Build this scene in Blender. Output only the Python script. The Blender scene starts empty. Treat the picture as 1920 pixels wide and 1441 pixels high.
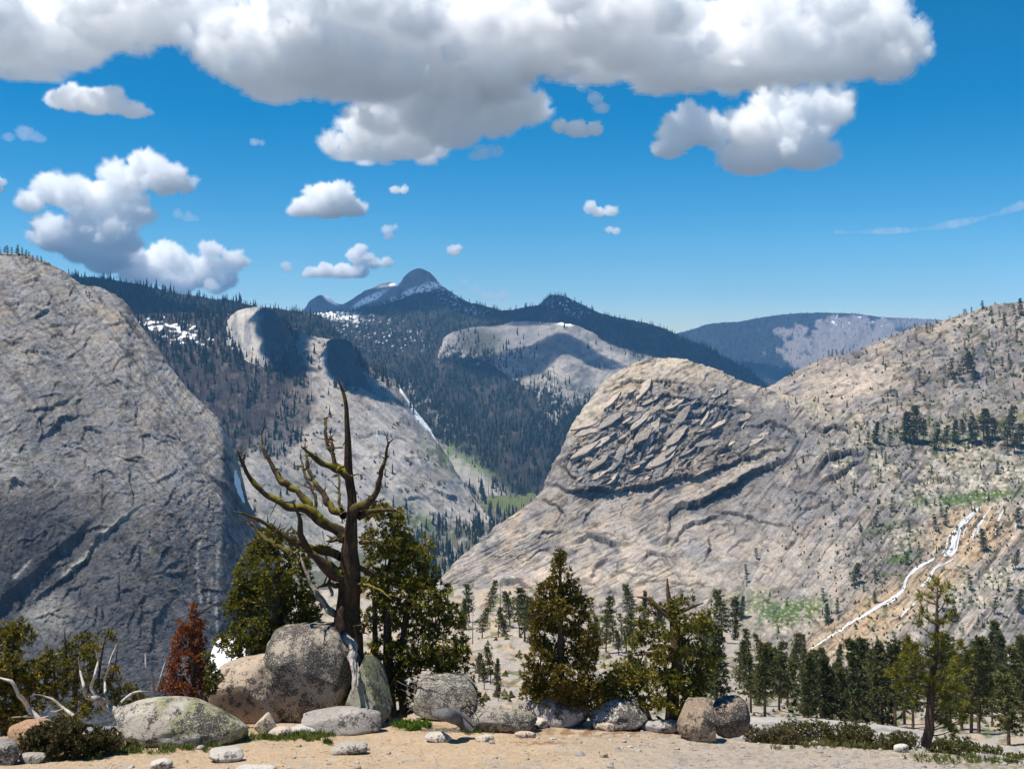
import bpy, bmesh, math, random
import numpy as np
from mathutils import Vector, Matrix

# ------------------------------------------------------------------ camera, sky, sun, exposure
S = bpy.context.scene
C = S.collection
F, H = 1870.0, 640.0            # focal length in photo pixels, row of the horizon
PI = math.pi
cam = bpy.data.cameras.new('camera')
cam_o = bpy.data.objects.new('camera', cam)
C.objects.link(cam_o)
S.camera = cam_o
cam_o.rotation_euler = (PI / 2, 0, 0)
cam.sensor_width = 36
cam.lens = 36 * F / 1920
cam.shift_y = -(720.5 - H) / 1920
cam.clip_start, cam.clip_end = 0.5, 80000

SUN_EL, SUN_AZ = math.radians(68), math.radians(-108)
w = bpy.data.worlds.new('World')
S.world = w
w.use_nodes = True
wn = w.node_tree
sky = wn.nodes.new('ShaderNodeTexSky')
sky.sky_type = 'NISHITA'
sky.sun_disc = False
sky.sun_elevation, sky.sun_rotation = SUN_EL, SUN_AZ
sky.altitude, sky.air_density, sky.dust_density, sky.ozone_density = 2500, 1.0, 0.4, 3.0
hs = wn.nodes.new('ShaderNodeHueSaturation')
hs.inputs['Saturation'].default_value = 1.5
hs.inputs['Hue'].default_value = 0.489
wn.links.new(sky.outputs[0], hs.inputs['Color'])
wn.links.new(hs.outputs[0], wn.nodes['Background'].inputs[0])
wn.nodes['Background'].inputs[1].default_value = 0.088
sun = bpy.data.lights.new('sun', 'SUN')
sun.energy, sun.angle, sun.color = 5.0, math.radians(0.5), (1.0, 0.93, 0.83)
sun_o = bpy.data.objects.new('sun', sun)
C.objects.link(sun_o)
sun_o.rotation_euler = Vector((math.sin(SUN_AZ) * math.cos(SUN_EL), math.cos(SUN_AZ) * math.cos(SUN_EL),
                               math.sin(SUN_EL))).to_track_quat('Z', 'Y').to_euler()
S.view_settings.view_transform = 'Standard'
S.view_settings.look = 'None'
S.view_settings.exposure = 0.45
S.view_settings.gamma = 1
S.view_settings.use_curve_mapping = False
S.cycles.use_denoising = True
S.cycles.max_bounces, S.cycles.diffuse_bounces, S.cycles.volume_bounces = 48, 3, 48
S.cycles.transparent_max_bounces = 8

# ------------------------------------------------------------------ small helpers
_r = np.random.RandomState(7)
PERM = np.concatenate([_r.permutation(256)] * 3).astype(np.int32)
_g = _r.normal(size=(256, 3))
GRAD = (_g / np.linalg.norm(_g, axis=1)[:, None]).astype(np.float32)


def gnoise(x, y, z=0.0, seed=0):
    """gradient noise about -1..1 for arrays of any shape"""
    x = np.asarray(x, np.float32) + seed * 17.31
    y = np.asarray(y, np.float32) - seed * 9.73
    z = np.asarray(z, np.float32) + seed * 5.11 + np.zeros_like(x)
    xi, yi, zi = np.floor(x), np.floor(y), np.floor(z)
    fx, fy, fz = x - xi, y - yi, z - zi
    xi, yi, zi = (xi.astype(np.int32) & 255), (yi.astype(np.int32) & 255), (zi.astype(np.int32) & 255)
    u, v, t = (q * q * q * (q * (q * 6 - 15) + 10) for q in (fx, fy, fz))
    out = 0
    for i in (0, 1):
        a = PERM[xi + i]
        wu = u if i else 1 - u
        for j in (0, 1):
            b = PERM[a + yi + j]
            wv = v if j else 1 - v
            for k in (0, 1):
                g = GRAD[PERM[b + zi + k]]
                wt = t if k else 1 - t
                out = out + wu * wv * wt * (g[..., 0] * (fx - i) + g[..., 1] * (fy - j) + g[..., 2] * (fz - k))
    return out * 1.6


def fbm(x, y, z=0.0, octv=4, seed=0, gain=0.5, lac=2.03):
    a, s, n = 1.0, 0.0, 0.0
    for o in range(octv):
        s = s + a * gnoise(x, y, z, seed + o * 3)
        n += a
        a *= gain
        x, y, z = x * lac, y * lac, z * lac
    return s / n * 1.4


def sm(a, b, x):
    t = np.clip((x - a) / (b - a), 0, 1)
    return t * t * (3 - 2 * t)


def worley(x, y, seed=0):
    """2-D cells: F1, F2 and a random id 0..1 of the nearest cell"""
    xi, yi = np.floor(x).astype(np.int32), np.floor(y).astype(np.int32)
    f1 = np.full(x.shape, 9.0, np.float32)
    f2 = f1.copy()
    idn = np.zeros(x.shape, np.float32)
    idm = np.zeros(x.shape, np.float32)
    for i in (-1, 0, 1):
        for j in (-1, 0, 1):
            h = PERM[PERM[(xi + i + seed * 13) & 255] + ((yi + j) & 255)]
            h2 = PERM[h + 91]
            h3 = PERM[h2 + 17]
            dx = xi + i + 0.1 + 0.8 * h / 255.0 - x
            dy = yi + j + 0.1 + 0.8 * h2 / 255.0 - y
            d = np.sqrt(dx * dx + dy * dy)
            m = d < f1
            f2 = np.where(m, f1, np.minimum(f2, d))
            f1 = np.where(m, d, f1)
            idn = np.where(m, h3 / 255.0, idn)
            idm = np.where(m, PERM[h3 + 5] / 255.0, idm)
    return f1, f2, idn, idm


def pchip(xk, yk, x):
    """monotone cubic; xk (n,), yk (n, ...), x (m,) -> (m, ...)"""
    xk = np.asarray(xk, float)
    yk = np.asarray(yk, float)
    h = np.diff(xk).reshape((-1,) + (1,) * (yk.ndim - 1))
    dl = np.diff(yk, axis=0) / h
    m = np.zeros_like(yk)
    if len(xk) > 2:
        w1, w2 = 2 * h[1:] + h[:-1], h[1:] + 2 * h[:-1]
        with np.errstate(divide='ignore', invalid='ignore'):
            mm = (w1 + w2) / (w1 / dl[:-1] + w2 / dl[1:])
        m[1:-1] = np.where(dl[:-1] * dl[1:] > 0, np.nan_to_num(mm), 0)
    m[0], m[-1] = dl[0], dl[-1]
    x = np.clip(x, xk[0], xk[-1])
    i = np.clip(np.searchsorted(xk, x, side='right') - 1, 0, len(xk) - 2)
    sh = (-1,) + (1,) * (yk.ndim - 1)
    hh = h.reshape(-1)[i].reshape(sh)
    t = ((x - xk[i])).reshape(sh) / hh
    return ((1 + 2 * t) * (1 - t) ** 2 * yk[i] + t * (1 - t) ** 2 * hh * m[i]
            + t * t * (3 - 2 * t) * yk[i + 1] + t * t * (t - 1) * hh * m[i + 1])


def P(px, py, d):
    """point that lies d metres ahead in the direction of a photo pixel"""
    return Vector(((px - 960) / F * d, d, (H - py) / F * d))


def mesh_np(name, V, Q, mats=(), cols=None, smooth=True, mat_idx=None):
    """mesh from numpy: V (n,3); Q (m,3) or (m,4)"""
    me = bpy.data.meshes.new(name)
    V = np.ascontiguousarray(V, np.float32)
    Q = np.ascontiguousarray(Q, np.int32)
    k = Q.shape[1]
    me.vertices.add(len(V))
    me.vertices.foreach_set('co', V.ravel())
    me.loops.add(Q.size)
    me.loops.foreach_set('vertex_index', Q.ravel())
    me.polygons.add(len(Q))
    me.polygons.foreach_set('loop_start', np.arange(0, Q.size, k, dtype=np.int32))
    me.polygons.foreach_set('use_smooth', np.full(len(Q), smooth))
    if mat_idx is not None:
        me.polygons.foreach_set('material_index', np.ascontiguousarray(mat_idx, np.int32))
    if cols is not None:
        a = me.attributes.new('col', 'FLOAT_COLOR', 'POINT')
        c4 = np.ones((len(V), 4), np.float32)
        c4[:, :3] = cols
        a.data.foreach_set('color', c4.ravel())
    for m in mats:
        me.materials.append(m)
    me.update(calc_edges=True)
    me.validate()
    return me


def ob(name, me, parent=None, loc=None):
    o = bpy.data.objects.new(name, me)
    C.objects.link(o)
    if parent is not None:
        o.parent = parent
    if loc is not None:
        o.location = loc
    return o


def tag(o, label=None, cat=None, group=None, kind=None):
    for k, v in (('label', label), ('category', cat), ('group', group), ('kind', kind)):
        if v:
            o[k] = v
    return o


def empty(name, loc, label, cat, group=None):
    o = ob(name, None, None, loc)
    o.empty_display_size = 0.3
    return tag(o, label, cat, group)


# ------------------------------------------------------------------ materials
def material(name, rough=0.9, spec=0.15, vary=(), bump=(), attr=True, color=(0.3, 0.3, 0.3), trans=0.0, objvar=0.0, extra=None):
    """base colour from the mesh's own colours (attr) or one colour; vary = ((scale, lo, hi), ...); bump = ((scale, distance), ...)"""
    m = bpy.data.materials.new(name)
    m.use_nodes = True
    n = m.node_tree
    L = n.links.new
    b = n.nodes['Principled BSDF']
    b.inputs['Roughness'].default_value = rough
    b.inputs['Specular IOR Level'].default_value = spec
    if attr:
        a = n.nodes.new('ShaderNodeAttribute')
        a.attribute_name = 'col'
        col = a.outputs['Color']
    else:
        a = n.nodes.new('ShaderNodeRGB')
        a.outputs[0].default_value = (*color, 1)
        col = a.outputs[0]
    tc = n.nodes.new('ShaderNodeTexCoord').outputs['Object']

    def mul(c, f):
        x = n.nodes.new('ShaderNodeVectorMath')
        x.operation = 'SCALE'
        L(c, x.inputs[0])
        L(f, x.inputs['Scale'])
        return x.outputs[0]

    def noise(scale, detail=4, rough_=0.6):
        t = n.nodes.new('ShaderNodeTexNoise')
        t.inputs['Scale'].default_value = scale
        t.inputs['Detail'].default_value = detail
        t.inputs['Roughness'].default_value = rough_
        L(tc, t.inputs['Vector'])
        return t.outputs['Fac']

    def rng(f, a0, a1, lo, hi):
        r = n.nodes.new('ShaderNodeMapRange')
        r.inputs[1].default_value, r.inputs[2].default_value = a0, a1
        r.inputs[3].default_value, r.inputs[4].default_value = lo, hi
        L(f, r.inputs[0])
        return r.outputs[0]
    for sc, lo, hi in vary:
        col = mul(col, rng(noise(sc), 0.3, 0.7, lo, hi))
    if objvar:
        oi = n.nodes.new('ShaderNodeObjectInfo')
        col = mul(col, rng(oi.outputs['Random'], 0, 1, 1 - objvar, 1 + objvar))
    if extra:
        col = extra(n, L, col, tc, noise, rng)
    L(col, b.inputs['Base Color'])
    last = None
    for sc, dist in bump:
        bp = n.nodes.new('ShaderNodeBump')
        bp.inputs['Distance'].default_value = dist
        bp.inputs['Strength'].default_value = 1.0
        L(noise(sc, 5, 0.65), bp.inputs['Height'])
        if last is not None:
            L(last, bp.inputs['Normal'])
        last = bp.outputs[0]
    if last is not None:
        L(last, b.inputs['Normal'])
    if trans:
        tr = n.nodes.new('ShaderNodeBsdfTranslucent')
        L(col, tr.inputs['Color'])
        mx = n.nodes.new('ShaderNodeMixShader')
        mx.inputs[0].default_value = trans
        L(b.outputs[0], mx.inputs[1])
        L(tr.outputs[0], mx.inputs[2])
        L(mx.outputs[0], n.nodes['Material Output'].inputs['Surface'])
    return m


def mixcol(n, L, f, a, b):
    x = n.nodes.new('ShaderNodeMix')
    x.data_type = 'RGBA'
    L(f, x.inputs[0])
    for s, v in ((6, a), (7, b)):
        if isinstance(v, tuple):
            x.inputs[s].default_value = (*v, 1)
        else:
            L(v, x.inputs[s])
    return x.outputs[2]


M_ROCK = material('granite', 0.9, 0.1, vary=((0.12, 0.82, 1.18), (0.5, 0.80, 1.20), (2.0, 0.88, 1.12)), bump=((0.16, 1.6), (0.7, 0.5), (2.5, 0.12)))
M_FAR = material('far_granite', 0.95, 0.05, vary=((0.02, 0.9, 1.1), (0.12, 0.85, 1.15)), bump=((0.08, 2.5),))
M_BENCH = material('bench_granite', 0.9, 0.1, vary=((0.8, 0.85, 1.15), (4.0, 0.88, 1.12)), bump=((1.2, 0.12), (6, 0.03)))


def speck(dark, pale, amount, yellow=0.0):
    """lichen: black crust, pale rosettes and some yellow spots on granite"""
    def f(n, L, col, tc, noise, rng):
        def add(p, q, op='ADD'):
            mm = n.nodes.new('ShaderNodeMath')
            mm.operation = op
            for i, v in enumerate((p, q)):
                if isinstance(v, float):
                    mm.inputs[i].default_value = v
                else:
                    L(v, mm.inputs[i])
            return mm.outputs[0]
        broad = add(noise(1.4, 3, 0.6), add(noise(6.0, 4, 0.6), 0.5, 'MULTIPLY'))
        fine = add(noise(19.0, 6, 0.8), add(broad, 0.9, 'MULTIPLY'))
        col = mixcol(n, L, rng(fine, 1.27 - amount * 0.15, 1.33 - amount * 0.15, 0, 0.92), col, dark)
        col = mixcol(n, L, rng(noise(30.0, 3, 0.6), 0.58, 0.63, 0, 0.7), col, pale)
        if yellow:
            col = mixcol(n, L, rng(noise(9.0, 5, 0.7), 0.66 - yellow * 0.2, 0.70 - yellow * 0.2, 0, 0.8), col, (0.20, 0.20, 0.04))
        return col
    return f


DARKL, PALEL = (0.045, 0.042, 0.04), (0.50, 0.46, 0.40)
M_B_HEAVY = material('boulder_lichen', 0.92, 0.1, vary=((1.2, 0.85, 1.15),), bump=((3, 0.05), (16, 0.02)), extra=speck(DARKL, PALEL, 1.05, 0.1))
M_B_MID = material('boulder_speckled', 0.92, 0.1, vary=((1.2, 0.85, 1.15),), bump=((3, 0.05), (16, 0.018)), extra=speck(DARKL, PALEL, 0.62, 0.2))
M_B_PLAIN = material('boulder_clean', 0.9, 0.12, vary=((2.0, 0.85, 1.15), (14, 0.85, 1.12)), bump=((4, 0.03), (22, 0.01)), extra=speck(DARKL, PALEL, 0.1))
M_SAND = material('sand', 0.95, 0.08, vary=((0.9, 0.92, 1.08), (6, 0.9, 1.1), (40, 0.7, 1.3)), bump=((3, 0.04), (30, 0.03)))
M_BARK = material('bark', 0.9, 0.1, vary=((5, 0.7, 1.3), (22, 0.65, 1.35)), bump=((9, 0.08), (30, 0.03)))
M_WOOD = material('weathered_wood', 0.85, 0.15, vary=((12, 0.75, 1.2),), bump=((20, 0.02),))
M_LEAF = material('juniper_leaf', 0.7, 0.25, trans=0.3)
M_PINE = material('pine_needles', 0.7, 0.2, trans=0.15, objvar=0.25)
M_FARTREE = material('far_conifers', 0.9, 0.05)
M_WATER = material('white_water', 0.35, 0.4, vary=((1.5, 0.75, 1.1),))
M_SNOW = material('snow', 0.6, 0.2, attr=False, color=(0.86, 0.87, 0.9), vary=((0.2, 0.94, 1.03),), bump=((0.4, 0.3),))
M_GRASS = material('grass', 0.8, 0.15, trans=0.2)
# ------------------------------------------------------------------ the land: lofted rock masses with real relief
def laid(host, foot, off=12):
    """a foot line that starts just inside another mountain side"""
    return [(x, y, host.at(x, y)[0].y + off) for x, y, _ in foot]


def proud(host, out, crest):
    """a crest line that stands out in front of another mountain side, turning away to its right end"""
    n = len(crest) - 1
    y0 = [host.at(x, y)[0].y for x, y, _ in crest]
    f = [i / n for i in range(n + 1)]
    return [(x, y, y0[i] - out * (0.2 + 0.8 * min(1, f[i] / 0.5) if f[i] < 0.55 else max(0.0, (1 - f[i]) / 0.45))) for i, (x, y, d) in enumerate(crest)]


class Mass:
    """a mountain side between a foot line and a crest line (photo pixel, photo pixel, metres away), with its back slope"""

    def __init__(self, name, top, bot, prof, step=2.0, vstep=2.0, u=None, prof2=None, blend=None, bump=None,
                 relief=None, color=None, mat=None, back=(0.35, 160), inner=(-60, 1980), kind='structure'):
        top, bot = np.array(top, float), np.array(bot, float)
        u0, u1 = u or (top[0, 0], top[-1, 0])
        xs, x = [], u0
        while x < u1:
            xs.append(x)
            x += step if inner[0] < x < inner[1] else step * 5
        U = np.array(xs + [u1])
        T, B = pchip(top[:, 0], top[:, 1:], U), pchip(bot[:, 0], bot[:, 1:], U)
        nv = int(max(B[:, 0] - T[:, 0]) / vstep) + 2
        f = np.linspace(0, 1, nv)
        g = pchip([p[0] for p in prof], [p[1] for p in prof], f)[:, None]
        if prof2:
            g2 = pchip([p[0] for p in prof2], [p[1] for p in prof2], f)[:, None]
            wgt = sm(blend[0], blend[1], U)[None]
            g = g * (1 - wgt) + g2 * wgt
        f = f[:, None]
        PY = B[None, :, 0] + (T[None, :, 0] - B[None, :, 0]) * f
        D = B[None, :, 1] + (T[None, :, 1] - B[None, :, 1]) * g
        PX = np.repeat(U[None], nv, 0)
        if bump is not None:
            D = D + bump(PX, PY)
        self.nfront = nv
        # the back slope
        td = D[-1]
        tx, tz = (U - 960) / F * td, (H - PY[-1]) / F * td
        bk = np.linspace(0, 1, 14)[1:, None]
        bd = td[None] * (1 + back[0] * bk)
        X = np.vstack([(PX - 960) / F * D, tx[None] * (1 + 0.4 * back[0] * bk)])
        Y = np.vstack([D, bd])
        Z = np.vstack([(H - PY) / F * D, np.minimum(tz[None], tz[None] * bd / td[None]) - back[1] * bk ** 1.4 - 0.004 * td[None] * bk])
        self.PX, self.PY = np.vstack([PX, np.repeat(U[None], 13, 0)]), np.vstack([PY, PY[-1:] + 6 * np.arange(1, 14)[:, None]])
        G = np.stack([X, Y, Z], -1)
        du, dv = np.gradient(G, axis=1), np.gradient(G, axis=0)
        N = np.cross(du, dv)
        N /= np.linalg.norm(N, axis=-1, keepdims=True) + 1e-9
        K = Y / F
        if relief is not None:
            amt = relief(self.PX.astype(np.float32), self.PY.astype(np.float32))
            fade = np.ones((len(amt), 1))
            fade[nv:] = np.linspace(1, 0.3, 13)[:, None]
            G = G + N * (amt * K * fade)[..., None]
        self.G, self.N, self.K = G, N, K
        n, m = X.shape
        q = np.arange(n * m).reshape(n, m)
        Q = np.stack([q[:-1, :-1], q[:-1, 1:], q[1:, 1:], q[1:, :-1]], -1).reshape(-1, 4)
        cols = color(self.PX.astype(np.float32), self.PY.astype(np.float32)).reshape(-1, 3)
        self.o = tag(ob(name, mesh_np(name, G.reshape(-1, 3), Q, [mat or M_ROCK], cols)), kind=kind)
        self.U = U

    def at(self, px, py):
        """surface point seen at a photo pixel"""
        j = int(np.argmin(np.abs(self.U - px)))
        col = self.PY[:self.nfront, j]
        i = int(np.argmin(np.abs(col - py)))
        return Vector(self.G[i, j]), self.K[i, j], Vector(self.N[i, j])

    def scatter(self, n, dens, rs, box=None):
        """n tries of random surface points; dens(px, py) 0..1"""
        x0, x1, y0, y1 = box or (self.U[0], self.U[-1], self.PY[:self.nfront].min(), self.PY[:self.nfront].max())
        px, py = rs.uniform(x0, x1, n), rs.uniform(y0, y1, n)
        j = np.clip(np.searchsorted(self.U, px), 0, len(self.U) - 1)
        yb, yt = self.PY[0, j], self.PY[self.nfront - 1, j]
        fr = (yb - py) / np.maximum(yb - yt, 1e-3)
        ok = (fr > 0) & (fr <= 1) & (rs.uniform(size=n) < dens(px, py))
        i = np.clip((fr * (self.nfront - 1)).astype(int), 0, self.nfront - 1)
        return px[ok], py[ok], self.G[i[ok], j[ok]], self.K[i[ok], j[ok]]


def ell(x, y, cx, cy, rx, ry, ang=0.0, soft=0.5):
    a = math.radians(ang)
    dx, dy = x - cx, y - cy
    u, v = dx * math.cos(a) - dy * math.sin(a), dx * math.sin(a) + dy * math.cos(a)
    r = np.sqrt((u / rx) ** 2 + (v / ry) ** 2)
    return 1 - sm(1 - soft, 1 + soft, r)


def seg_field(x, y, pts, reach):
    """signed distance (above = +) and 0..1 position along a polyline, only near it"""
    pts = np.array(pts, float)
    m = (x > pts[:, 0].min() - reach) & (x < pts[:, 0].max() + reach) & (y > pts[:, 1].min() - reach) & (y < pts[:, 1].max() + reach)
    idx = np.nonzero(m)
    X, Y = x[idx], y[idx]
    best = np.full(X.shape, 1e9)
    sgn, tt = np.zeros(X.shape), np.zeros(X.shape)
    L = np.concatenate([[0], np.cumsum(np.hypot(*np.diff(pts, axis=0).T))])
    for k in range(len(pts) - 1):
        (ax, ay), (bx, by) = pts[k], pts[k + 1]
        dx, dy = bx - ax, by - ay
        l2 = dx * dx + dy * dy
        t = np.clip(((X - ax) * dx + (Y - ay) * dy) / l2, 0, 1)
        ex, ey = X - ax - t * dx, Y - ay - t * dy
        d = np.hypot(ex, ey)
        s = ex * dy - ey * dx
        c = d < best
        best = np.where(c, d, best)
        sgn = np.where(c, np.where(s >= 0, 1, -1), sgn)
        tt = np.where(c, (L[k] + t * math.sqrt(l2)) / L[-1], tt)
    return idx, best * sgn, tt


def steps(disp, x, y, lines):
    """rock ledges: the side above each line stands out over the side below it"""
    for pts, A, wd in lines:
        idx, s, t = seg_field(x, y, pts, wd * 3)
        tap = np.sin(PI * np.clip(t, 0.03, 0.97)) ** 0.5
        disp[idx] += A * tap * np.where(s > 0, np.exp(-s / wd), -0.35 * np.exp(s / (wd * 0.5)))


def random_lines(n, box, ang, spread, seed, lens=(14, 60), amp=(2, 5), zone=None):
    """short crooked ledge lines scattered over a box of the surface"""
    rs = np.random.RandomState(seed)
    out = []
    while len(out) < n:
        x0, y0 = rs.uniform(box[0], box[1]), rs.uniform(box[2], box[3])
        if zone is not None and rs.uniform() > zone(x0, y0):
            continue
        a = math.radians((ang(x0, y0) if callable(ang) else ang) + rs.normal() * spread)
        L = rs.uniform(*lens) * rs.uniform(0.5, 1)
        m = rs.randint(3, 6)
        curl = rs.normal() * 0.5
        pts = [(x0, y0)]
        for i in range(m):
            a += curl / m + rs.normal() * 0.35
            pts.append((pts[-1][0] + math.cos(a) * L / m, pts[-1][1] + math.sin(a) * L / m))
        out.append((pts, 0.62 * rs.uniform(*amp) * (0.5 + L / lens[1]), rs.uniform(2.5, 6)))
    return out


def dark_joints(c, x, y, lines, k=0.6, w=1.5):
    """black lichen and soil in the open joints under the ledges"""
    for pts, A, wd in lines:
        idx, s, t = seg_field(x, y, pts, w * 4)
        f = np.exp(-((s + 0.8) / (w * (0.6 + 0.1 * A))) ** 2) * k * np.sin(PI * np.clip(t, 0.02, 0.98)) ** 0.4
        c[idx] *= (1 - f)[:, None]
    return c


def saw(x, y, ang, L, warp, wl, seed):
    """overlapping sheets: ramps rising along the direction (right cos, down sin), then dropping"""
    a = math.radians(ang)
    s = (x * math.cos(a) + y * math.sin(a)) / L + warp * fbm(x / wl, y / wl, 0, 4, seed)
    t = s - np.floor(s)
    return t * (1 - sm(0.93, 1.0, t)) - 0.45


def lerp(c, target, f):
    return c + (np.array(target, np.float32) - c) * f[..., None]


def base_col(x, c):
    return np.zeros(x.shape + (3,), np.float32) + np.array(c, np.float32)


def joints(x, y, seed, lx, ly, w=0.035):
    """thin joint lines where a noise field crosses zero, broken up by a second one"""
    a = 1 - sm(0.0, w, np.abs(fbm(x / lx, y / ly, 0, 4, seed, 0.55)))
    return a * sm(-0.25, 0.15, fbm(x / (lx * 1.3), y / (ly * 1.3), 4, 3, seed + 7))


def grain(x, y, ang, seed, L=90, w=4.6):
    """fine sheeting lines along one direction (degrees, right = 0, down = +)"""
    a = math.radians(ang)
    u, v = x * math.cos(a) + y * math.sin(a), -x * math.sin(a) + y * math.cos(a)
    v = v + 4 * fbm(x / 40, y / 40, 0, 3, seed + 5)
    return fbm(u / L, v / w, 0, 3, seed, 0.6) + 0.5 * fbm(u / (L * 0.3), v / (w * 0.55), 0, 2, seed + 2)


def left_grain(x, y):
    right = sm(-120, 20, x - (150 + (y - 560) * 0.70)) * sm(520, 600, y)
    top = (1 - sm(600, 720, y - 0.25 * x)) * (1 - right)
    low = 1 - right - top
    return right * grain(x, y, 55, 301) + top * grain(x, y, 14, 303, 50, 5) + low * (0.6 * grain(x, y, 68, 305, 60, 6) + 0.5 * grain(x, y, -28, 307, 30, 5))


def right_grain(x, y):
    far = sm(1330, 1480, x + 0.2 * (y - 900))
    return (1 - far) * grain(x, y, -27, 311, 70, 5) + far * grain(x, y, -52, 313, 130, 5.2)


def weather(c, x, y, seed, dark=0.45, amp=0.42, tint=0.10):
    """lichen and mineral mottling of bare granite: several sizes of patches, rusty and grey tints"""
    m = 0.62 * fbm(x / 4.0, y / 3.4, 0, 3, seed) + 0.28 * fbm(x / 13, y / 10, 0, 3, seed + 2) + 0.5 * fbm(x / 110, y / 80, 0, 3, seed + 3)
    c = c * np.exp(amp * m)[..., None]
    p = sm(0.12, 0.42, fbm(x / 24, y / 15, 0, 5, seed + 4, 0.62))
    c = c * (1 - dark * p)[..., None]
    t = fbm(x / 34, y / 30, 0, 3, seed + 6) * tint
    return c * np.stack([1 + t, 1 + 0.25 * t, 1 - t], -1)


LEDGES_L = random_lines(150, (-20, 470, 480, 1260), lambda x, y: -12 if y < 640 + 0.2 * x else (58 if x > 180 + (y - 600) * 0.5 else (-40 if y < 1000 else -68)), 22, 5, (16, 60), (2.0, 5.0),
                        lambda x, y: 1.0 * (y > 480 + max(0, x - 60) * 0.9))
LEDGES_R = random_lines(150, (850, 1640, 720, 1170), lambda x, y: -28 if x < 1250 else -42, 24, 6, (16, 70), (2.0, 5.5)) + random_lines(110, (1480, 1930, 830, 1280), lambda x, y: -20 if (x * 7 + y * 3) % 2 < 1 else 128, 20, 8, (14, 60), (2, 5))
LEDGES_U = random_lines(90, (1460, 1930, 580, 830), -16, 22, 7, (14, 60), (1.5, 4))
LEDGES_W = random_lines(110, (440, 930, 640, 1040), lambda x, y: 38, 30, 9, (14, 60), (1.5, 4))


# --- great granite dome on the left
def left_relief(x, y):
    wx, wy = x + 7 * fbm(x / 30, y / 30, 0, 3, 1), y + 7 * fbm(x / 30, y / 30, 5, 3, 2)
    d = 6 * fbm(x / 150, y / 150, 0, 3, 3) + 1.2 * fbm(x / 38, y / 38, 0, 5, 4, 0.6) + 0.9 * fbm(x / 6, y / 6, 0, 3, 5)
    d -= 1.5 * joints(x, y, 15, 34, 22) + 1.2 * joints(wx, wy, 18, 20, 46)
    patch = sm(0.0, 0.35, fbm(x / 90, y / 60, 0, 3, 6))
    upper = 1 - sm(560, 700, y - 0.25 * x)
    d += saw(x, y, 82, 20, 1.4, 60, 7) * (2.0 * upper + 1.6 * patch * (1 - upper))
    edge = sm(-90, 0, x - (180 + (y - 580) * 0.72)) * (y > 560)
    d += saw(x, y, 218, 13, 1.0, 70, 8) * 1.9 * edge * sm(-0.3, 0.3, fbm(x / 40, y / 60, 3, 2, 9))
    d += saw(x, y, 20, 26, 1.5, 50, 10) * 1.5 * sm(0.05, 0.4, fbm(x / 80, y / 80, 7, 3, 11)) * sm(700, 900, y)
    cr = np.abs(fbm(x / 55, y / 45, 2, 4, 12))
    d -= 1.6 * (1 - sm(0.0, 0.05, cr)) * sm(-0.1, 0.2, fbm(x / 70, y / 70, 9, 2, 13))
    gul = ell(wx, wy, 50, 1060, 150, 80, 38, 0.35)
    d -= 14 * gul * sm(-8, 12, (wy - 1078) * 1.0 + (wx - 122) * 0.9 + 200 * (1 - gul) * 0 + 60)
    d += gul * 4 * fbm(x / 14, y / 30, 0, 4, 14)
    steps(d, wx, wy, [
        ([(61, 594), (78, 586), (95, 579)], 5, 12), ([(30, 535), (55, 529), (79, 525)], 4, 10), ([(0, 571), (25, 568), (48, 566)], 4, 9),
        ([(144, 579), (165, 586), (184, 597)], 5, 10), ([(88, 612), (100, 604), (117, 610)], 4, 8), ([(32, 652), (70, 655), (118, 670)], 4, 10),
        ([(45, 768), (93, 764), (136, 742)], 5, 12), ([(66, 801), (75, 786), (88, 778)], 5, 9), ([(78, 820), (105, 795), (140, 776)], 5, 12),
        ([(92, 806), (120, 786), (150, 778)], 4, 8), ([(150, 826), (155, 802), (172, 800), (194, 811)], 5, 12), ([(200, 722), (222, 714), (245, 728)], 4, 8),
        ([(258, 815), (280, 811), (302, 822)], 4, 8), ([(17, 910), (20, 900), (30, 896), (43, 904)], 9, 14), ([(190, 955), (192, 917), (188, 890)], 4, 8),
        ([(246, 950), (246, 915), (243, 876)], 4, 8), ([(66, 1116), (122, 1078), (160, 1040), (196, 1000), (250, 960)], 9, 16),
        ([(122, 1118), (129, 1103), (154, 1093)], 5, 10), ([(176, 1091), (190, 1085), (207, 1082)], 4, 7), ([(240, 1052), (249, 1030), (262, 1013)], 4, 8),
        ([(253, 1071), (258, 1050), (263, 1032)], 4, 8), ([(295, 1057), (301, 1041), (316, 1026)], 5, 9), ([(302, 1072), (320, 1058), (336, 1045)], 4, 8),
        ([(312, 1077), (335, 1070), (352, 1068)], 5, 8), ([(373, 873), (396, 892), (418, 915), (452, 948)], 5, 9), ([(174, 1168), (178, 1150), (183, 1132)], 5, 9),
        ([(282, 1215), (288, 1165), (300, 1145), (318, 1127)], 6, 10), ([(266, 1202), (260, 1162), (272, 1120)], 4, 8), ([(250, 800), (256, 765), (250, 742)], 4, 7),
        ([(150, 1000), (190, 985), (215, 990)], 4, 8), ([(290, 905), (312, 897), (330, 884)], 4, 8), ([(60, 1160), (90, 1148), (118, 1158)], 4, 9)])
    steps(d, wx, wy, LEDGES_L)
    d += 1.15 * left_grain(x, y)
    return d


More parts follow.
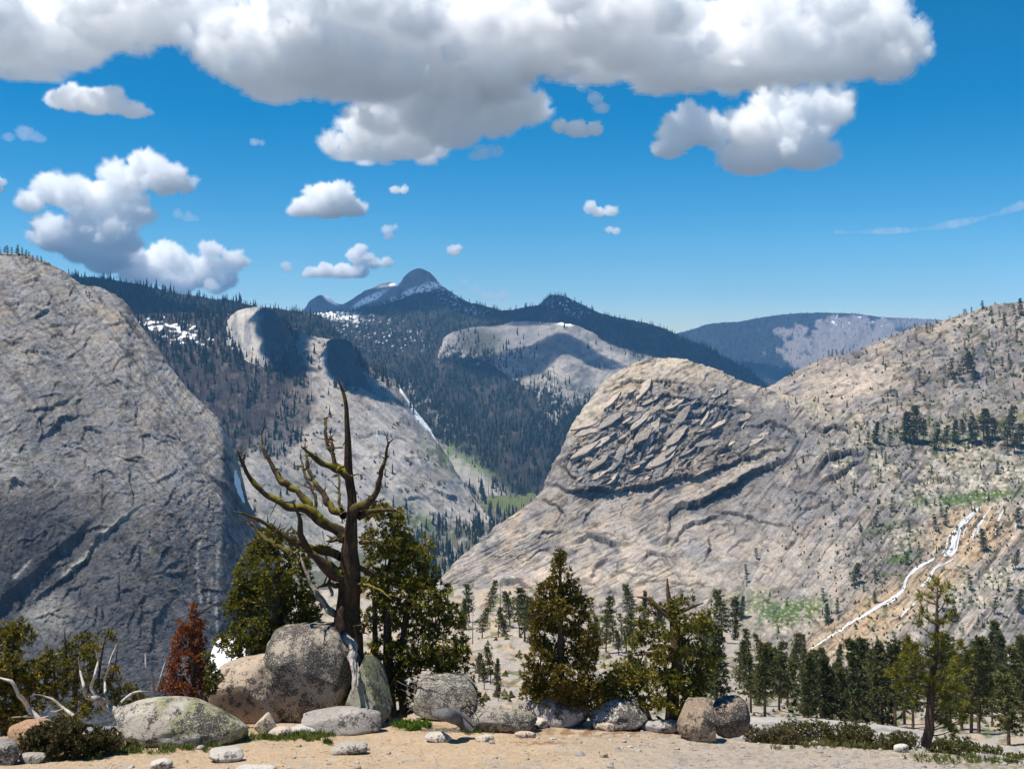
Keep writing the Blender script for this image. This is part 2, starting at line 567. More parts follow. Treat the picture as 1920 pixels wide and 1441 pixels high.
def left_color(x, y):
    c = base_col(x, (0.300, 0.278, 0.262))
    n1, n2, n3 = fbm(x / 130, y / 130, 0, 4, 20), fbm(x / 30, y / 45, 0, 4, 21), fbm(x / 8, y / 12, 0, 3, 22)
    c = lerp(c, (0.36, 0.325, 0.285), sm(0.0, 0.5, n2 + 0.4 * n1))
    c = lerp(c, (0.40, 0.335, 0.26), sm(0.25, 0.6, fbm(x / 60, y / 40, 4, 4, 23)) * 0.7)
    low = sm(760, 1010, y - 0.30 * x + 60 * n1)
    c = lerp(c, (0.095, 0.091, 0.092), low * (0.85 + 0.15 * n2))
    c = lerp(c, (0.34, 0.30, 0.25), sm(0.1, 0.45, fbm((x * 0.78 + y * 0.62) / 140, (-x * 0.62 + y * 0.78) / 12, 3, 4, 27)) * 0.5 * (1 - 0.5 * low))
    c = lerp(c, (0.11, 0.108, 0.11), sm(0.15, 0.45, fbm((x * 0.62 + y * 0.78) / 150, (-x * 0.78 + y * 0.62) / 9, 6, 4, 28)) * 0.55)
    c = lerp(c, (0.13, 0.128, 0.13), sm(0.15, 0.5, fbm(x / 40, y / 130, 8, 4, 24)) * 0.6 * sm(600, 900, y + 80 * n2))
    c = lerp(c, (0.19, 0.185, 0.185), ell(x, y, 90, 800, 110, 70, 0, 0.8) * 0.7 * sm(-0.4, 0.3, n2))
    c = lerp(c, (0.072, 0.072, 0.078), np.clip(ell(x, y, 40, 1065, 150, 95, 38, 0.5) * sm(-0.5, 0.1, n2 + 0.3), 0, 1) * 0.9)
    c = lerp(c, (0.37, 0.345, 0.30), (ell(x, y, 90, 1150, 50, 40) * 0.6 + ell(x, y, 20, 870, 40, 50) * 0.8))
    for pts, wd in (([(247, 958), (205, 990), (170, 1030), (120, 1075)], 5), ([(374, 1012), (371, 1060), (372, 1100), (379, 1125)], 3),
                    ([(412, 1030), (408, 1080), (406, 1180)], 3), ([(398, 1080), (392, 1130)], 2), ([(415, 800), (430, 840), (438, 880)], 5),
                    ([(300, 690), (345, 740), (415, 812)], 7), ([(60, 1050), (28, 1080)], 3)):
        idx, s, t = seg_field(x + 5 * n2, y + 5 * n3, pts, wd * 3)
        k = np.exp(-(s / wd) ** 2) * 0.8
        c[idx] += (np.array((0.46, 0.43, 0.37), np.float32) - c[idx]) * k[:, None]
    c = lerp(c, (0.10, 0.115, 0.06), sm(0.45, 0.6, fbm(x / 25, y / 25, 0, 4, 26)) * sm(950, 1000, y) * (1 - sm(1100, 1140, y)) * 0.8)
    c = weather(c, x, y, 220, 0.40, 0.36)
    c *= (1 - 0.45 * np.maximum(joints(x, y, 15, 34, 22), joints(x + 7 * fbm(x / 30, y / 30, 0, 3, 1), y + 7 * fbm(x / 30, y / 30, 5, 3, 2), 18, 20, 46)))[..., None]
    wx, wy = x + 7 * fbm(x / 30, y / 30, 0, 3, 1), y + 7 * fbm(x / 30, y / 30, 5, 3, 2)
    c = dark_joints(c, wx, wy, LEDGES_L)
    gr = left_grain(x, y)
    c = c * np.exp(0.30 * gr)[..., None]
    c = c * (1 - 0.45 * sm(0.35, 0.8, -gr))[..., None]
    return np.clip(c * np.array((0.775, 0.785, 0.80), np.float32), 0.02, 0.6)


LEFT_TOP = [(-420, 420, 840), (-300, 440, 850), (-100, 464, 860), (0, 475, 865), (41, 475, 868), (80, 488, 870), (112, 504, 870), (140, 526, 868), (156, 535, 866),
            (179, 538, 866), (207, 549, 862), (233, 568, 856), (249, 596, 850), (271, 625, 842), (297, 660, 832), (319, 689, 826), (351, 724, 820),
            (383, 759, 814), (415, 794, 808), (428, 839, 804), (445, 895, 800), (472, 955, 798), (500, 1010, 798), (540, 1090, 800), (600, 1200, 810),
            (660, 1270, 820)]
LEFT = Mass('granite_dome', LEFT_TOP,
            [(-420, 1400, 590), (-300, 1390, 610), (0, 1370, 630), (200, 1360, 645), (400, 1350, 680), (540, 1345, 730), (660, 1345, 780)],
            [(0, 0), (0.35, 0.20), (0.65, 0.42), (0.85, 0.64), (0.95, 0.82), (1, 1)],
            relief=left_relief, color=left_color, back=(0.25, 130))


# --- the dome on the right with its flaked headwall, and the slabs that run on from it to the right
STRONG_R = [
    ([(935, 1103), (941, 1090), (965, 1087), (989, 1097), (1005, 1117)], 9, 12), ([(1013, 1014), (1025, 998), (1045, 997)], 5, 9),
    ([(1066, 1023), (1110, 1008), (1122, 1014), (1150, 1022), (1185, 1018)], 10, 13), ([(1103, 1078), (1116, 1061), (1145, 1045)], 6, 9),
    ([(1200, 1057), (1215, 1036), (1237, 1041), (1262, 1059)], 7, 11), ([(1254, 1024), (1273, 998), (1291, 985), (1315, 974), (1353, 968)], 7, 11),
    ([(1320, 1047), (1330, 1028), (1327, 1003)], 6, 9), ([(1249, 997), (1253, 971), (1267, 950), (1303, 943), (1346, 928), (1394, 897), (1437, 878), (1474, 860), (1487, 840)], 15, 20),
    ([(1094, 990), (1101, 968), (1111, 952)], 5, 8), ([(1206, 948), (1225, 929), (1250, 912)], 6, 9),
    ([(1018, 905), (1060, 918), (1101, 923), (1176, 915), (1249, 905), (1334, 883), (1400, 862), (1470, 838)], 10, 22),
    ([(1083, 918), (1100, 921), (1139, 922)], 8, 16), ([(1522, 897), (1551, 862), (1585, 856), (1615, 852)], 13, 16), ([(1533, 908), (1579, 890), (1618, 860)], 10, 14),
    ([(1514, 802), (1545, 808), (1582, 803)], 9, 14), ([(1180, 762), (1260, 742), (1330, 760), (1420, 775)], 5, 14), ([(1130, 725), (1200, 712), (1290, 720)], 4, 12),
    ([(1390, 800), (1440, 795), (1490, 812)], 6, 12), ([(1340, 960), (1385, 965), (1420, 985)], 6, 10), ([(1390, 990), (1400, 975), (1470, 985)], 4, 8),
    ([(1040, 870), (1060, 880), (1085, 905)], 6, 10), ([(1700, 905), (1745, 898), (1800, 905)], 5, 10), ([(1180, 1095), (1260, 1085), (1350, 1098)], 3, 10),
    ([(1150, 1060), (1190, 1078), (1240, 1080)], 3, 8), ([(985, 1050), (1010, 1035), (1035, 1037)], 4, 8), ([(1360, 1040), (1385, 1020), (1410, 1012)], 4, 8)]


def flakes(x, y):
    wob, wo2 = 16 * fbm(x / 50, y / 50, 0, 4, 31), 13 * fbm(x / 26, y / 26, 3, 4, 29)
    th = 0.62 + 0.25 * fbm(x / 120, y / 90, 1, 2, 28)
    a, b = x * np.cos(th) - y * np.sin(th), x * np.sin(th) + y * np.cos(th)
    f1, f2, i1, i2 = worley((a + wob) / 58.0, (b + wo2) / 19.0, 3)
    g1, g2, j1, j2 = worley((a - wo2) / 27.0, (b + wob) / 8.0, 9)
    return f1, f2, 0.62 * i1 + 0.38 * j1, np.where(i2 > 0.45, i2, 0.5 * i2 + 0.5 * j2), np.minimum(f2 - f1, (g2 - g1) * 0.9)


def right_masks(x, y):
    n = fbm(x / 40, y / 40, 0, 4, 30)
    line = np.interp(x, [1000, 1060, 1101, 1176, 1249, 1334, 1400, 1470, 1530], [900, 918, 922, 915, 905, 883, 862, 838, 800])
    head = sm(-8, 8, line - y + 8 * n) * (1 - sm(1380, 1470, x + 30 * n)) * sm(20, 60, y - np.interp(x, [1000, 1087, 1163, 1271, 1372, 1440], [900, 760, 690, 668, 705, 720]) + 18 * n)
    shelf = ell(x, y, 1640, 850, 130, 42, 10, 0.6) + ell(x, y, 1830, 870, 190, 70, 10, 0.6) + ell(x, y, 1450, 845, 75, 14, 25, 0.5) + ell(x, y, 1530, 770, 110, 16, -15, 0.6)
    shelf = np.clip(shelf + ell(x, y, 1830, 935, 130, 28, 4, 0.6) + ell(x, y, 1390, 1140, 70, 45, 0, 0.5) + ell(x, y, 1500, 1160, 110, 34, 8, 0.5)
                    + ell(x, y, 1700, 1015, 60, 24, 15, 0.6) + ell(x, y, 1850, 1100, 110, 32, 15, 0.5), 0, 1) * sm(-0.45, 0.1, n)
    green = ell(x, y, 1480, 1148, 70, 20, 14, 0.6) + ell(x, y, 1815, 935, 105, 11, 5, 0.6) + ell(x, y, 1690, 1048, 34, 9, 12, 0.6) + ell(x, y, 1410, 1130, 50, 22, 0, 0.6) * 0.6 \
        + ell(x, y, 1800, 815, 170, 16, 4, 0.6) * 0.5 + ell(x, y, 1655, 990, 40, 10, 20, 0.6) * 0.6
    slab = sm(1500, 1640, x - 0.3 * (y - 900) + 25 * n) * (1 - shelf)
    wet = ell(x, y, 1650, 1150, 185, 40, 32, 0.6) + ell(x, y, 1825, 1000, 85, 44, 10, 0.5)
    return n, head, shelf, np.clip(green, 0, 1), slab, np.clip(wet, 0, 1)


def right_relief(x, y):
    n, head, shelf, green, slab, wet = right_masks(x, y)
    wx, wy = x + 8 * fbm(x / 26, y / 26, 0, 3, 32), y + 8 * fbm(x / 26, y / 26, 5, 3, 33)
    d = 5 * fbm(x / 130, y / 130, 0, 3, 34) + 1.2 * fbm(x / 34, y / 34, 0, 5, 35, 0.6) + 0.9 * fbm(x / 6, y / 6, 0, 3, 36)
    d -= 1.6 * joints(wx, wy, 47, 42, 24) * (1 - shelf)
    f1, f2, i1, i2, ed = flakes(x, y)
    rough = 0.35 + 0.65 * sm(-0.3, 0.25, fbm(x / 70, y / 50, 8, 3, 27))
    d += head * rough * (16 * (i1 - 0.5) - 3.5 * (1 - sm(0, 0.12, ed)))
    d += head * saw(x, y, 52, 24, 1.6, 60, 37) * 2.6
    plain = (1 - head) * (1 - shelf) * (1 - slab)
    d += plain * saw(x, y, 65, 30, 1.8, 90, 38) * 2.6 * sm(-0.2, 0.35, fbm(x / 70, y / 50, 1, 3, 39))
    top = (1 - sm(30, 70, y - np.interp(x, [1087, 1163, 1271, 1372, 1440], [760, 690, 668, 705, 720])))
    d += top * saw(x, y, 95, 9, 0.8, 60, 40) * 1.2
    # striped slabs: long grooves running down to the left
    a, b = x * 0.60 - y * 0.80, x * 0.80 + y * 0.60
    d += slab * (1.7 * fbm(a / 160, b / 9, 0, 4, 41) + saw(x, y, 38, 26, 0.9, 120, 42) * 1.8)
    r1, r2, ri, rj = worley(x / 9 + 0.6 * n, y / 6.5 + 0.5 * n, 5)
    d += shelf * (3.2 * np.clip(0.75 - r1, 0, 1) * (0.4 + ri)) + green * 1.2 * fbm(x / 5, y / 5, 0, 3, 43)
    q1, q2, qi, qj = worley(x / 24 + 0.4 * n, y / 15, 8)
    cl = ell(x, y, 1830, 1000, 110, 46, 10, 0.4) + ell(x, y, 1760, 1105, 60, 30, 15, 0.5)
    d += cl * (6 * (qi - 0.4) - 2.5 * (1 - sm(0, 0.1, q2 - q1)))
    steps(d, wx, wy, STRONG_R)
    steps(d, wx, wy, LEDGES_R)
    d += (1 - 0.6 * head) * (1 - shelf) * 1.25 * right_grain(x, y)
    return d


def right_color(x, y):
    n, head, shelf, green, slab, wet = right_masks(x, y)
    n2, n3 = fbm(x / 22, y / 30, 0, 4, 50), fbm(x / 6, y / 7, 0, 3, 51)
    c = base_col(x, (0.355, 0.312, 0.270))
    c = lerp(c, (0.225, 0.207, 0.196), sm(-0.10, 0.35, fbm(x / 60, y / 36, 0, 5, 52, 0.6)) * 0.9)
    c = lerp(c, (0.42, 0.325, 0.235), sm(0.1, 0.5, fbm(x / 60, y / 90, 3, 4, 53)) * 0.65 * (x < 1350))
    pan = fbm((x * 0.62 - y * 0.78) / 200, (x * 0.78 + y * 0.62) / 30, 9, 4, 59)
    c = lerp(c, (0.45, 0.405, 0.36), sm(0.05, 0.35, pan) * 0.7 * slab)
    c = lerp(c, (0.150, 0.143, 0.143), sm(0.0, 0.30, -pan) * 0.8 * slab)
    c = lerp(c, (0.105, 0.098, 0.097), sm(0.10, 0.32, fbm((x * 0.6 - y * 0.8) / 170, (x * 0.8 + y * 0.6) / 7.5, 6, 3, 49)) * 0.8 * slab)
    c = lerp(c, (0.17, 0.158, 0.152), sm(0.0, 0.4, fbm((x * 0.6 - y * 0.8) / 130, (x * 0.8 + y * 0.6) / 14, 2, 4, 54)) * 0.75 * (0.25 + 0.75 * slab))
    f1, f2, i1, i2, ed = flakes(x, y)
    hc = base_col(x, (0.245, 0.222, 0.202))
    hc = lerp(hc, (0.42, 0.35, 0.275), sm(0.66, 0.76, i2) * 0.9)
    hc = lerp(hc, (0.05, 0.047, 0.046), (1 - sm(0.03, 0.12, ed)) * 0.8)
    hc = lerp(hc, (0.13, 0.12, 0.115), (1 - sm(0.18, 0.28, i2)) * 0.8)
    hc = lerp(hc, (0.125, 0.102, 0.083), ell(x, y, 1335, 858, 100, 34, 15, 0.8) * 0.6 * sm(-0.4, 0.2, n2))
    hc = lerp(hc, (0.20, 0.195, 0.20), ell(x, y, 1395, 770, 110, 45, -12, 0.6))
    c = c + (hc - c) * (head * 0.85)[..., None]
    tp = 1 - sm(25, 65, y + 10 * n - np.interp(x, [1087, 1163, 1271, 1372, 1440, 1500, 1608], [770, 695, 672, 707, 728, 748, 778]))
    c = lerp(c, (0.47, 0.40, 0.31), tp * 0.85 * (x < 1620))
    c = lerp(c, (0.15, 0.145, 0.15), (ell(x, y, 1440, 800, 90, 40, -10, 0.5) * 0.75 + ell(x, y, 1560, 875, 75, 26, 25, 0.5) * 0.8 + ell(x, y, 1115, 905, 34, 18, 0, 0.5) * 0.6)
             * sm(-0.5, 0.1, n2 + 0.2))
    idx, s, t = seg_field(x, y, [(1253, 965), (1267, 952), (1303, 946), (1346, 931), (1394, 903), (1437, 884), (1474, 866)], 30)
    k = np.exp(-((s + 6) / 11) ** 2) * 0.75
    c[idx] += (np.array((0.14, 0.135, 0.135), np.float32) - c[idx]) * k[:, None]
    c = lerp(c, (0.26, 0.25, 0.245), ell(x, y, 1310, 1040, 26, 36, 20, 0.4) * 0.8)
    c = lerp(c, (0.50, 0.43, 0.34), ell(x, y, 1180, 1080, 180, 18, 0, 0.6) * 0.5)
    # rubble shelves, scrub, the orange wet streak under the falls
    r1, r2, ri, rj = worley(x / 9 + 0.6 * n, y / 6.5 + 0.5 * n, 5)
    sc_ = base_col(x, (0.40, 0.36, 0.29)) * (0.55 + 0.75 * ri)[..., None]
    sc_ = lerp(sc_, (0.10, 0.10, 0.045), sm(0.42, 0.6, r1) * sm(-0.4, 0.2, n2))
    c = c + (sc_ - c) * (shelf * 0.9)[..., None]
    c = lerp(c, (0.43, 0.32, 0.20), wet * 0.8)
    c = lerp(c, (0.34, 0.185, 0.07), wet * sm(0.15, 0.55, fbm((x * 0.8 - y * 0.6) / 60, (x * 0.6 + y * 0.8) / 6, 1, 3, 56)) * 0.75)
    c = lerp(c, (0.075, 0.068, 0.06), wet * sm(0.2, 0.5, fbm((x * 0.8 - y * 0.6) / 40, (x * 0.6 + y * 0.8) / 4, 5, 3, 58)) * 0.7)
    scrub = sm(0.22, 0.42, fbm(x / 16, y / 11, 6, 4, 57) + 0.25 * sm(1450, 1700, x) - 0.28) * sm(1420, 1560, x)
    c = lerp(c, (0.095, 0.105, 0.05), scrub * 0.85)
    c = lerp(c, (0.075, 0.125, 0.03), np.clip(green * sm(-0.35, 0.1, n2 + 0.25) * sm(0.3, 0.45, r1 + 0.15), 0, 1) * 0.95)
    c = lerp(c, (0.165, 0.158, 0.160), np.clip(ell(x, y, 1395, 785, 130, 58, -14, 0.6) * 0.85 + ell(x, y, 1540, 895, 150, 85, 25, 0.7) * 0.85 * (1 - shelf), 0, 1) * sm(-0.7, 0.1, n2 + 0.3 * n))
    c = weather(c, x, y, 240, 0.42, 0.34)
    c *= (1 - 0.5 * joints(x + 8 * fbm(x / 26, y / 26, 0, 3, 32), y + 8 * fbm(x / 26, y / 26, 5, 3, 33), 47, 42, 24) * (1 - shelf))[..., None]
    c = dark_joints(c, x + 8 * fbm(x / 26, y / 26, 0, 3, 32), y + 8 * fbm(x / 26, y / 26, 5, 3, 33), LEDGES_R + STRONG_R, 0.65)
    gr = right_grain(x, y) * (1 - 0.6 * head) * (1 - shelf)
    c = c * np.exp(0.32 * gr)[..., None]
    c = c * (1 - 0.6 * sm(0.25, 0.75, -gr))[..., None]
    return np.clip(c * np.array((0.915, 0.90, 0.88), np.float32), 0.02, 0.6)


RIGHT_TOP = [(790, 1116, 1190), (829, 1078, 1200), (850, 1055, 1205), (895, 1019, 1215), (935, 983, 1230), (972, 956, 1240), (1011, 927, 1250), (1033, 888, 1262), (1051, 852, 1272),
             (1069, 805, 1282), (1087, 776, 1292), (1109, 747, 1302), (1134, 715, 1312), (1163, 697, 1325), (1195, 680, 1335), (1235, 672, 1345), (1271, 673, 1350),
             (1307, 682, 1350), (1343, 695, 1348), (1372, 707, 1345), (1400, 718, 1340), (1437, 727, 1335), (1494, 746, 1325), (1551, 762, 1315), (1608, 776, 1310),
             (1700, 792, 1305), (1800, 803, 1300), (1920, 806, 1290), (2080, 806, 1280), (2350, 800, 1260)]
RIGHT = Mass('rock_slope', RIGHT_TOP,
             [(790, 1122, 1160), (829, 1135, 1140), (900, 1160, 1090), (1100, 1195, 1010), (1300, 1210, 970), (1450, 1240, 930), (1560, 1290, 860), (1700, 1315, 820), (1920, 1350, 770), (2350, 1420, 720)],
             [(0, 0), (0.3, 0.36), (0.52, 0.64), (0.75, 0.76), (0.90, 0.86), (0.97, 0.94), (1, 1)],
             prof2=[(0, 0), (0.3, 0.20), (0.5, 0.38), (0.75, 0.66), (1, 1)], blend=(1380, 1640), relief=right_relief, color=right_color, back=(0.12, 70))


# --- the higher slope behind, climbing out of the picture on the right
def upper_relief(x, y):
    n = fbm(x / 40, y / 40, 0, 4, 60)
    d = 6 * fbm(x / 120, y / 90, 0, 3, 61) + 2.0 * fbm(x / 30, y / 22, 0, 4, 62) + 1.0 * fbm(x / 7, y / 6, 0, 3, 63) - 1.4 * joints(x, y, 67, 34, 16)
    d += saw(x, y, 62, 17, 1.2, 70, 64) * 2.0 * sm(-0.2, 0.3, n)
    smooth = ell(x, y, 1560, 725, 110, 34, 12, 0.5)
    d = d * (1 - 0.7 * smooth) + smooth * saw(x, y, 5, 38, 0.8, 60, 65) * 1.6
    r1, r2, ri, rj = worley(x / 9, y / 6.5, 15)
    d += 2.6 * np.clip(0.7 - r1, 0, 1) * sm(-0.1, 0.3, fbm(x / 60, y / 25, 2, 3, 66)) * (1 - smooth)
    steps(d, x, y, LEDGES_U)
    d += 1.1 * grain(x, y, -24, 321, 60, 4.5)
    steps(d, x + 8 * n, y, [([(1510, 703), (1535, 697), (1565, 695)], 6, 8), ([(1620, 770), (1650, 755), (1700, 748)], 5, 8), ([(1655, 700), (1700, 693), (1745, 700)], 4, 8),
                            ([(1480, 712), (1500, 703), (1530, 690)], 4, 6), ([(1780, 720), (1830, 705), (1890, 690)], 6, 12)])
    return d


def upper_color(x, y):
    n, n2, n3 = fbm(x / 45, y / 25, 0, 4, 70), fbm(x / 18, y / 12, 0, 4, 71), fbm(x / 5, y / 5, 0, 3, 72)
    c = base_col(x, (0.34, 0.295, 0.25))
    c = lerp(c, (0.20, 0.184, 0.174), sm(-0.2, 0.35, n) * 0.9)
    c = lerp(c, (0.47, 0.395, 0.32), ell(x, y, 1560, 725, 120, 36, 12, 0.5) * 0.8)
    c = lerp(c, (0.24, 0.225, 0.22), ell(x, y, 1870, 720, 80, 40, 10, 0.6) * 0.6 + ell(x, y, 1480, 735, 40, 25, 30, 0.6) * 0.5)
    c = lerp(c, (0.105, 0.11, 0.055), sm(0.18, 0.4, n2 + 0.15 * sm(1600, 1900, x) - 0.05) * 0.75 * sm(1580, 1680, x + 0.5 * (y - 700)))
    c = lerp(c, (0.12, 0.13, 0.05), ell(x, y, 1790, 800, 190, 20, 5, 0.6) * sm(-0.2, 0.2, n2) * 0.8)
    c = weather(c, x, y, 260, 0.42, 0.36)
    c *= (1 - 0.45 * joints(x, y, 67, 34, 16))[..., None]
    c = c * np.exp(0.32 * grain(x, y, -24, 321, 60, 4.5))[..., None]
    return np.clip(dark_joints(c, x, y, LEDGES_U) * np.array((0.87, 0.845, 0.82), np.float32), 0.02, 0.6)


UPPER = Mass('rocky_hillside', [(1400, 740, 1520), (1445, 725, 1530), (1474, 705, 1540), (1517, 688, 1550), (1542, 675, 1560), (1579, 668, 1570), (1622, 654, 1590), (1664, 634, 1610), (1707, 618, 1630),
                                (1744, 610, 1650), (1773, 599, 1670), (1807, 585, 1690), (1841, 575, 1710), (1878, 569, 1730), (1920, 564, 1750), (2100, 545, 1780), (2350, 528, 1800)],
             [(1400, 790, 1330), (1500, 800, 1330), (1608, 812, 1330), (1700, 826, 1320), (1920, 845, 1310), (2350, 850, 1270)],
             [(0, 0), (0.5, 0.40), (0.8, 0.70), (0.93, 0.86), (1, 1)], relief=upper_relief, color=upper_color, back=(0.25, 110))


# --- the far canyon wall with its pale apron, burnt forest and cliffs
def apron_mask(x, y):
    n = fbm(x / 45, y / 45, 0, 4, 80)
    up = np.interp(x, [430, 470, 560, 600, 700, 800, 940], [900, 830, 690, 660, 690, 780, 960])
    a = sm(-25, 40, y - up + 30 * n) * sm(420, 520, x + 0.4 * (y - 760) + 30 * n)
    a = np.maximum(a, ell(x, y, 590, 655, 50, 40, 0, 0.5))
    burn = sm(-0.1, 0.25, ell(x, y, 505, 760, 75, 75, 0, 0.6) - 0.35 + 0.5 * n)
    low = np.clip(ell(x, y, 830, 1010, 100, 24, -38, 0.6) + ell(x, y, 850, 870, 70, 20, -35, 0.6) + ell(x, y, 560, 960, 60, 60, 0, 0.6) * 0.3, 0, 1)
    return a, burn, low, n


def wall_relief(x, y):
    a, burn, low, n = apron_mask(x, y)
    d = 5 * fbm(x / 110, y / 110, 0, 3, 81) + 2.2 * fbm(x / 30, y / 30, 0, 4, 82) + 0.7 * fbm(x / 8, y / 8, 0, 3, 83)
    u, v = x * 0.78 + y * 0.62, -x * 0.62 + y * 0.78
    d += a * (1.4 * fbm(u / 120, v / 9, 0, 4, 84) + saw(x, y, 128, 24, 1.0, 100, 85) * 2.0)
    wx, wy = x + 7 * fbm(x / 22, y / 22, 0, 3, 86), y + 7 * fbm(x / 22, y / 22, 4, 3, 87)
    steps(d, wx, wy, LEDGES_W)
    d += 1.1 * a * grain(x, y, 40, 331, 100, 4.5)
    steps(d, wx, wy, [([(672, 818), (700, 812), (735, 816), (760, 826)], 7, 10), ([(755, 830), (775, 850), (780, 862)], 5, 8), ([(800, 915), (835, 928), (870, 944)], 6, 9),
                      ([(650, 850), (690, 858), (720, 852)], 4, 8), ([(610, 690), (660, 700), (720, 740)], 5, 10), ([(720, 900), (760, 930), (800, 940)], 4, 9),
                      ([(480, 870), (520, 885), (570, 920)], 5, 10), ([(570, 800), (600, 812), (640, 806)], 4, 8), ([(640, 930), (680, 960), (720, 985)], 4, 8)])
    return d


def wall_color(x, y):
    a, burn, low, n = apron_mask(x, y)
    n2, n3 = fbm(x / 18, y / 18, 0, 4, 90), fbm(x / 5, y / 5, 0, 3, 91)
    u, v = x * 0.78 + y * 0.62, -x * 0.62 + y * 0.78
    c = base_col(x, (0.062, 0.054, 0.050))
    c = lerp(c, (0.15, 0.125, 0.11), sm(0.1, 0.5, n2) * 0.8)
    r = base_col(x, (0.40, 0.37, 0.335))
    r = lerp(r, (0.25, 0.235, 0.225), sm(-0.05, 0.4, fbm(u / 120, v / 12, 0, 4, 92)) * 0.8)
    r = lerp(r, (0.30, 0.27, 0.235), ell(x, y, 570, 740, 110, 60, 0, 0.7) * 0.7)
    c = c + (r - c) * np.clip(a * (1 - 0.75 * burn), 0, 1)[..., None]
    c = lerp(c, (0.20, 0.20, 0.195), ell(x, y, 540, 930, 70, 90, 0, 0.7) * 0.6)
    c = lerp(c, (0.12, 0.15, 0.06), low * sm(-0.3, 0.2, n2 + 0.1) * 0.9)
    sn = sm(0.18, 0.30, fbm(x / 13, y / 5, 0, 3, 93) + 0.9 * ell(x, y, 320, 618, 90, 22, -14, 0.7) - 0.72)
    c = lerp(c, (0.85, 0.86, 0.88), sn)
    for pts, wd in (([(738, 702), (745, 720), (752, 738), (770, 758)], 1.6), ([(770, 758), (782, 775), (790, 785), (800, 802)], 4.5), ([(800, 802), (815, 822)], 1.5)):
        idx, s, t = seg_field(x, y + 2 * n3, pts, wd * 3)
        k = np.exp(-(s / wd) ** 2)
        c[idx] += (np.array((0.85, 0.86, 0.88), np.float32) - c[idx]) * k[:, None]
    c = np.where(c.max(-1, keepdims=True) > 0.6, c, weather(c * 0.76, x, y, 280, 0.42, 0.34))
    c *= (1 - 0.4 * joints(x, y, 88, 40, 22))[..., None] * np.exp(0.3 * a * grain(x, y, 40, 331, 100, 4.5))[..., None]
    return np.clip(c, 0.02, 0.88)


WALL = Mass('canyon_wall', [(20, 600, 2500), (230, 590, 2700), (300, 586, 2800), (400, 588, 2850), (470, 596, 2800), (540, 612, 2750), (560, 622, 2720), (600, 632, 2700), (640, 642, 2680), (672, 662, 2640), (690, 682, 2600), (740, 716, 2540),
                            (800, 796, 2440), (850, 876, 2330), (900, 948, 2230), (935, 986, 2160), (965, 1012, 2110)],
            [(20, 1020, 1500), (300, 1060, 1550), (500, 1110, 1640), (700, 1120, 1740), (850, 1120, 1900), (965, 1080, 2040)],
            [(0, 0), (0.3, 0.26), (0.6, 0.52), (0.85, 0.76), (1, 1)], relief=wall_relief, color=wall_color, mat=M_FAR, back=(0.12, 60))


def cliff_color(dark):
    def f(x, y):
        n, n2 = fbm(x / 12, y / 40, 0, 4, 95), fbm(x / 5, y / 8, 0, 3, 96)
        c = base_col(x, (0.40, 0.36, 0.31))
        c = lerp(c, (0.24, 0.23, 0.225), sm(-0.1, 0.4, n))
        c = lerp(c, (0.07, 0.073, 0.08), np.clip(dark(x, y), 0, 1) * sm(-0.9, -0.3, n) * 0.97)  # dark faces: lichen tone, plus the cliff's shade put into the colour
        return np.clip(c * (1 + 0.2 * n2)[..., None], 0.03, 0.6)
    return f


def cliff_relief(x, y):
    return 2.0 * fbm(x / 18, y / 50, 0, 4, 97) + 0.8 * fbm(x / 6, y / 9, 0, 3, 98)


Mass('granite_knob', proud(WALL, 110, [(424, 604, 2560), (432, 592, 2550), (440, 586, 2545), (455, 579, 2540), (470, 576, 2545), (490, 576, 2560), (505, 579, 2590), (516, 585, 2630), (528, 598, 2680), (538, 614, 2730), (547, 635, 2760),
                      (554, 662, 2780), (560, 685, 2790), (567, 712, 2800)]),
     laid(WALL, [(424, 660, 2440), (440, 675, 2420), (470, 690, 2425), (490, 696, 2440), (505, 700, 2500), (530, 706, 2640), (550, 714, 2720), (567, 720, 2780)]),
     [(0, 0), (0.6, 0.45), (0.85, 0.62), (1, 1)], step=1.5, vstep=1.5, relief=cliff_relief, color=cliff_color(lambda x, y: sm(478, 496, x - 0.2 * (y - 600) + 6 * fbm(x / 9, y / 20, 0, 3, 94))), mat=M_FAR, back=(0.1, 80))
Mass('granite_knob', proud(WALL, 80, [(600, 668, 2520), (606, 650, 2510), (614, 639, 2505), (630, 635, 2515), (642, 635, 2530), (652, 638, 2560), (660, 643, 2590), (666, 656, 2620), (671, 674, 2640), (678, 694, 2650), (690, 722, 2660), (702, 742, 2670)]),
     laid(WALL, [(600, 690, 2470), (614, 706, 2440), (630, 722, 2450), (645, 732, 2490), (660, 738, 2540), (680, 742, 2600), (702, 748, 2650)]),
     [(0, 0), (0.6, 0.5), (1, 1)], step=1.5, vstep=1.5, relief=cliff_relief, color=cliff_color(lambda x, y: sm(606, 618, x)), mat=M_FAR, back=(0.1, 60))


# --- far ridges
def forest_floor(x, y):
    n, n3 = fbm(x / 30, y / 20, 0, 4, 100), fbm(x / 5, y / 5, 0, 3, 101)
    c = base_col(x, (0.028, 0.031, 0.025))
    c = lerp(c, (0.075, 0.060, 0.053), sm(0.0, 0.5, n) * 0.7)
    return np.clip(c * (1 + 0.25 * n3)[..., None], 0.02, 0.9)


def soft_relief(x, y):
    return 6 * fbm(x / 90, y / 60, 0, 4, 102) + 1.0 * fbm(x / 12, y / 12, 0, 3, 103)


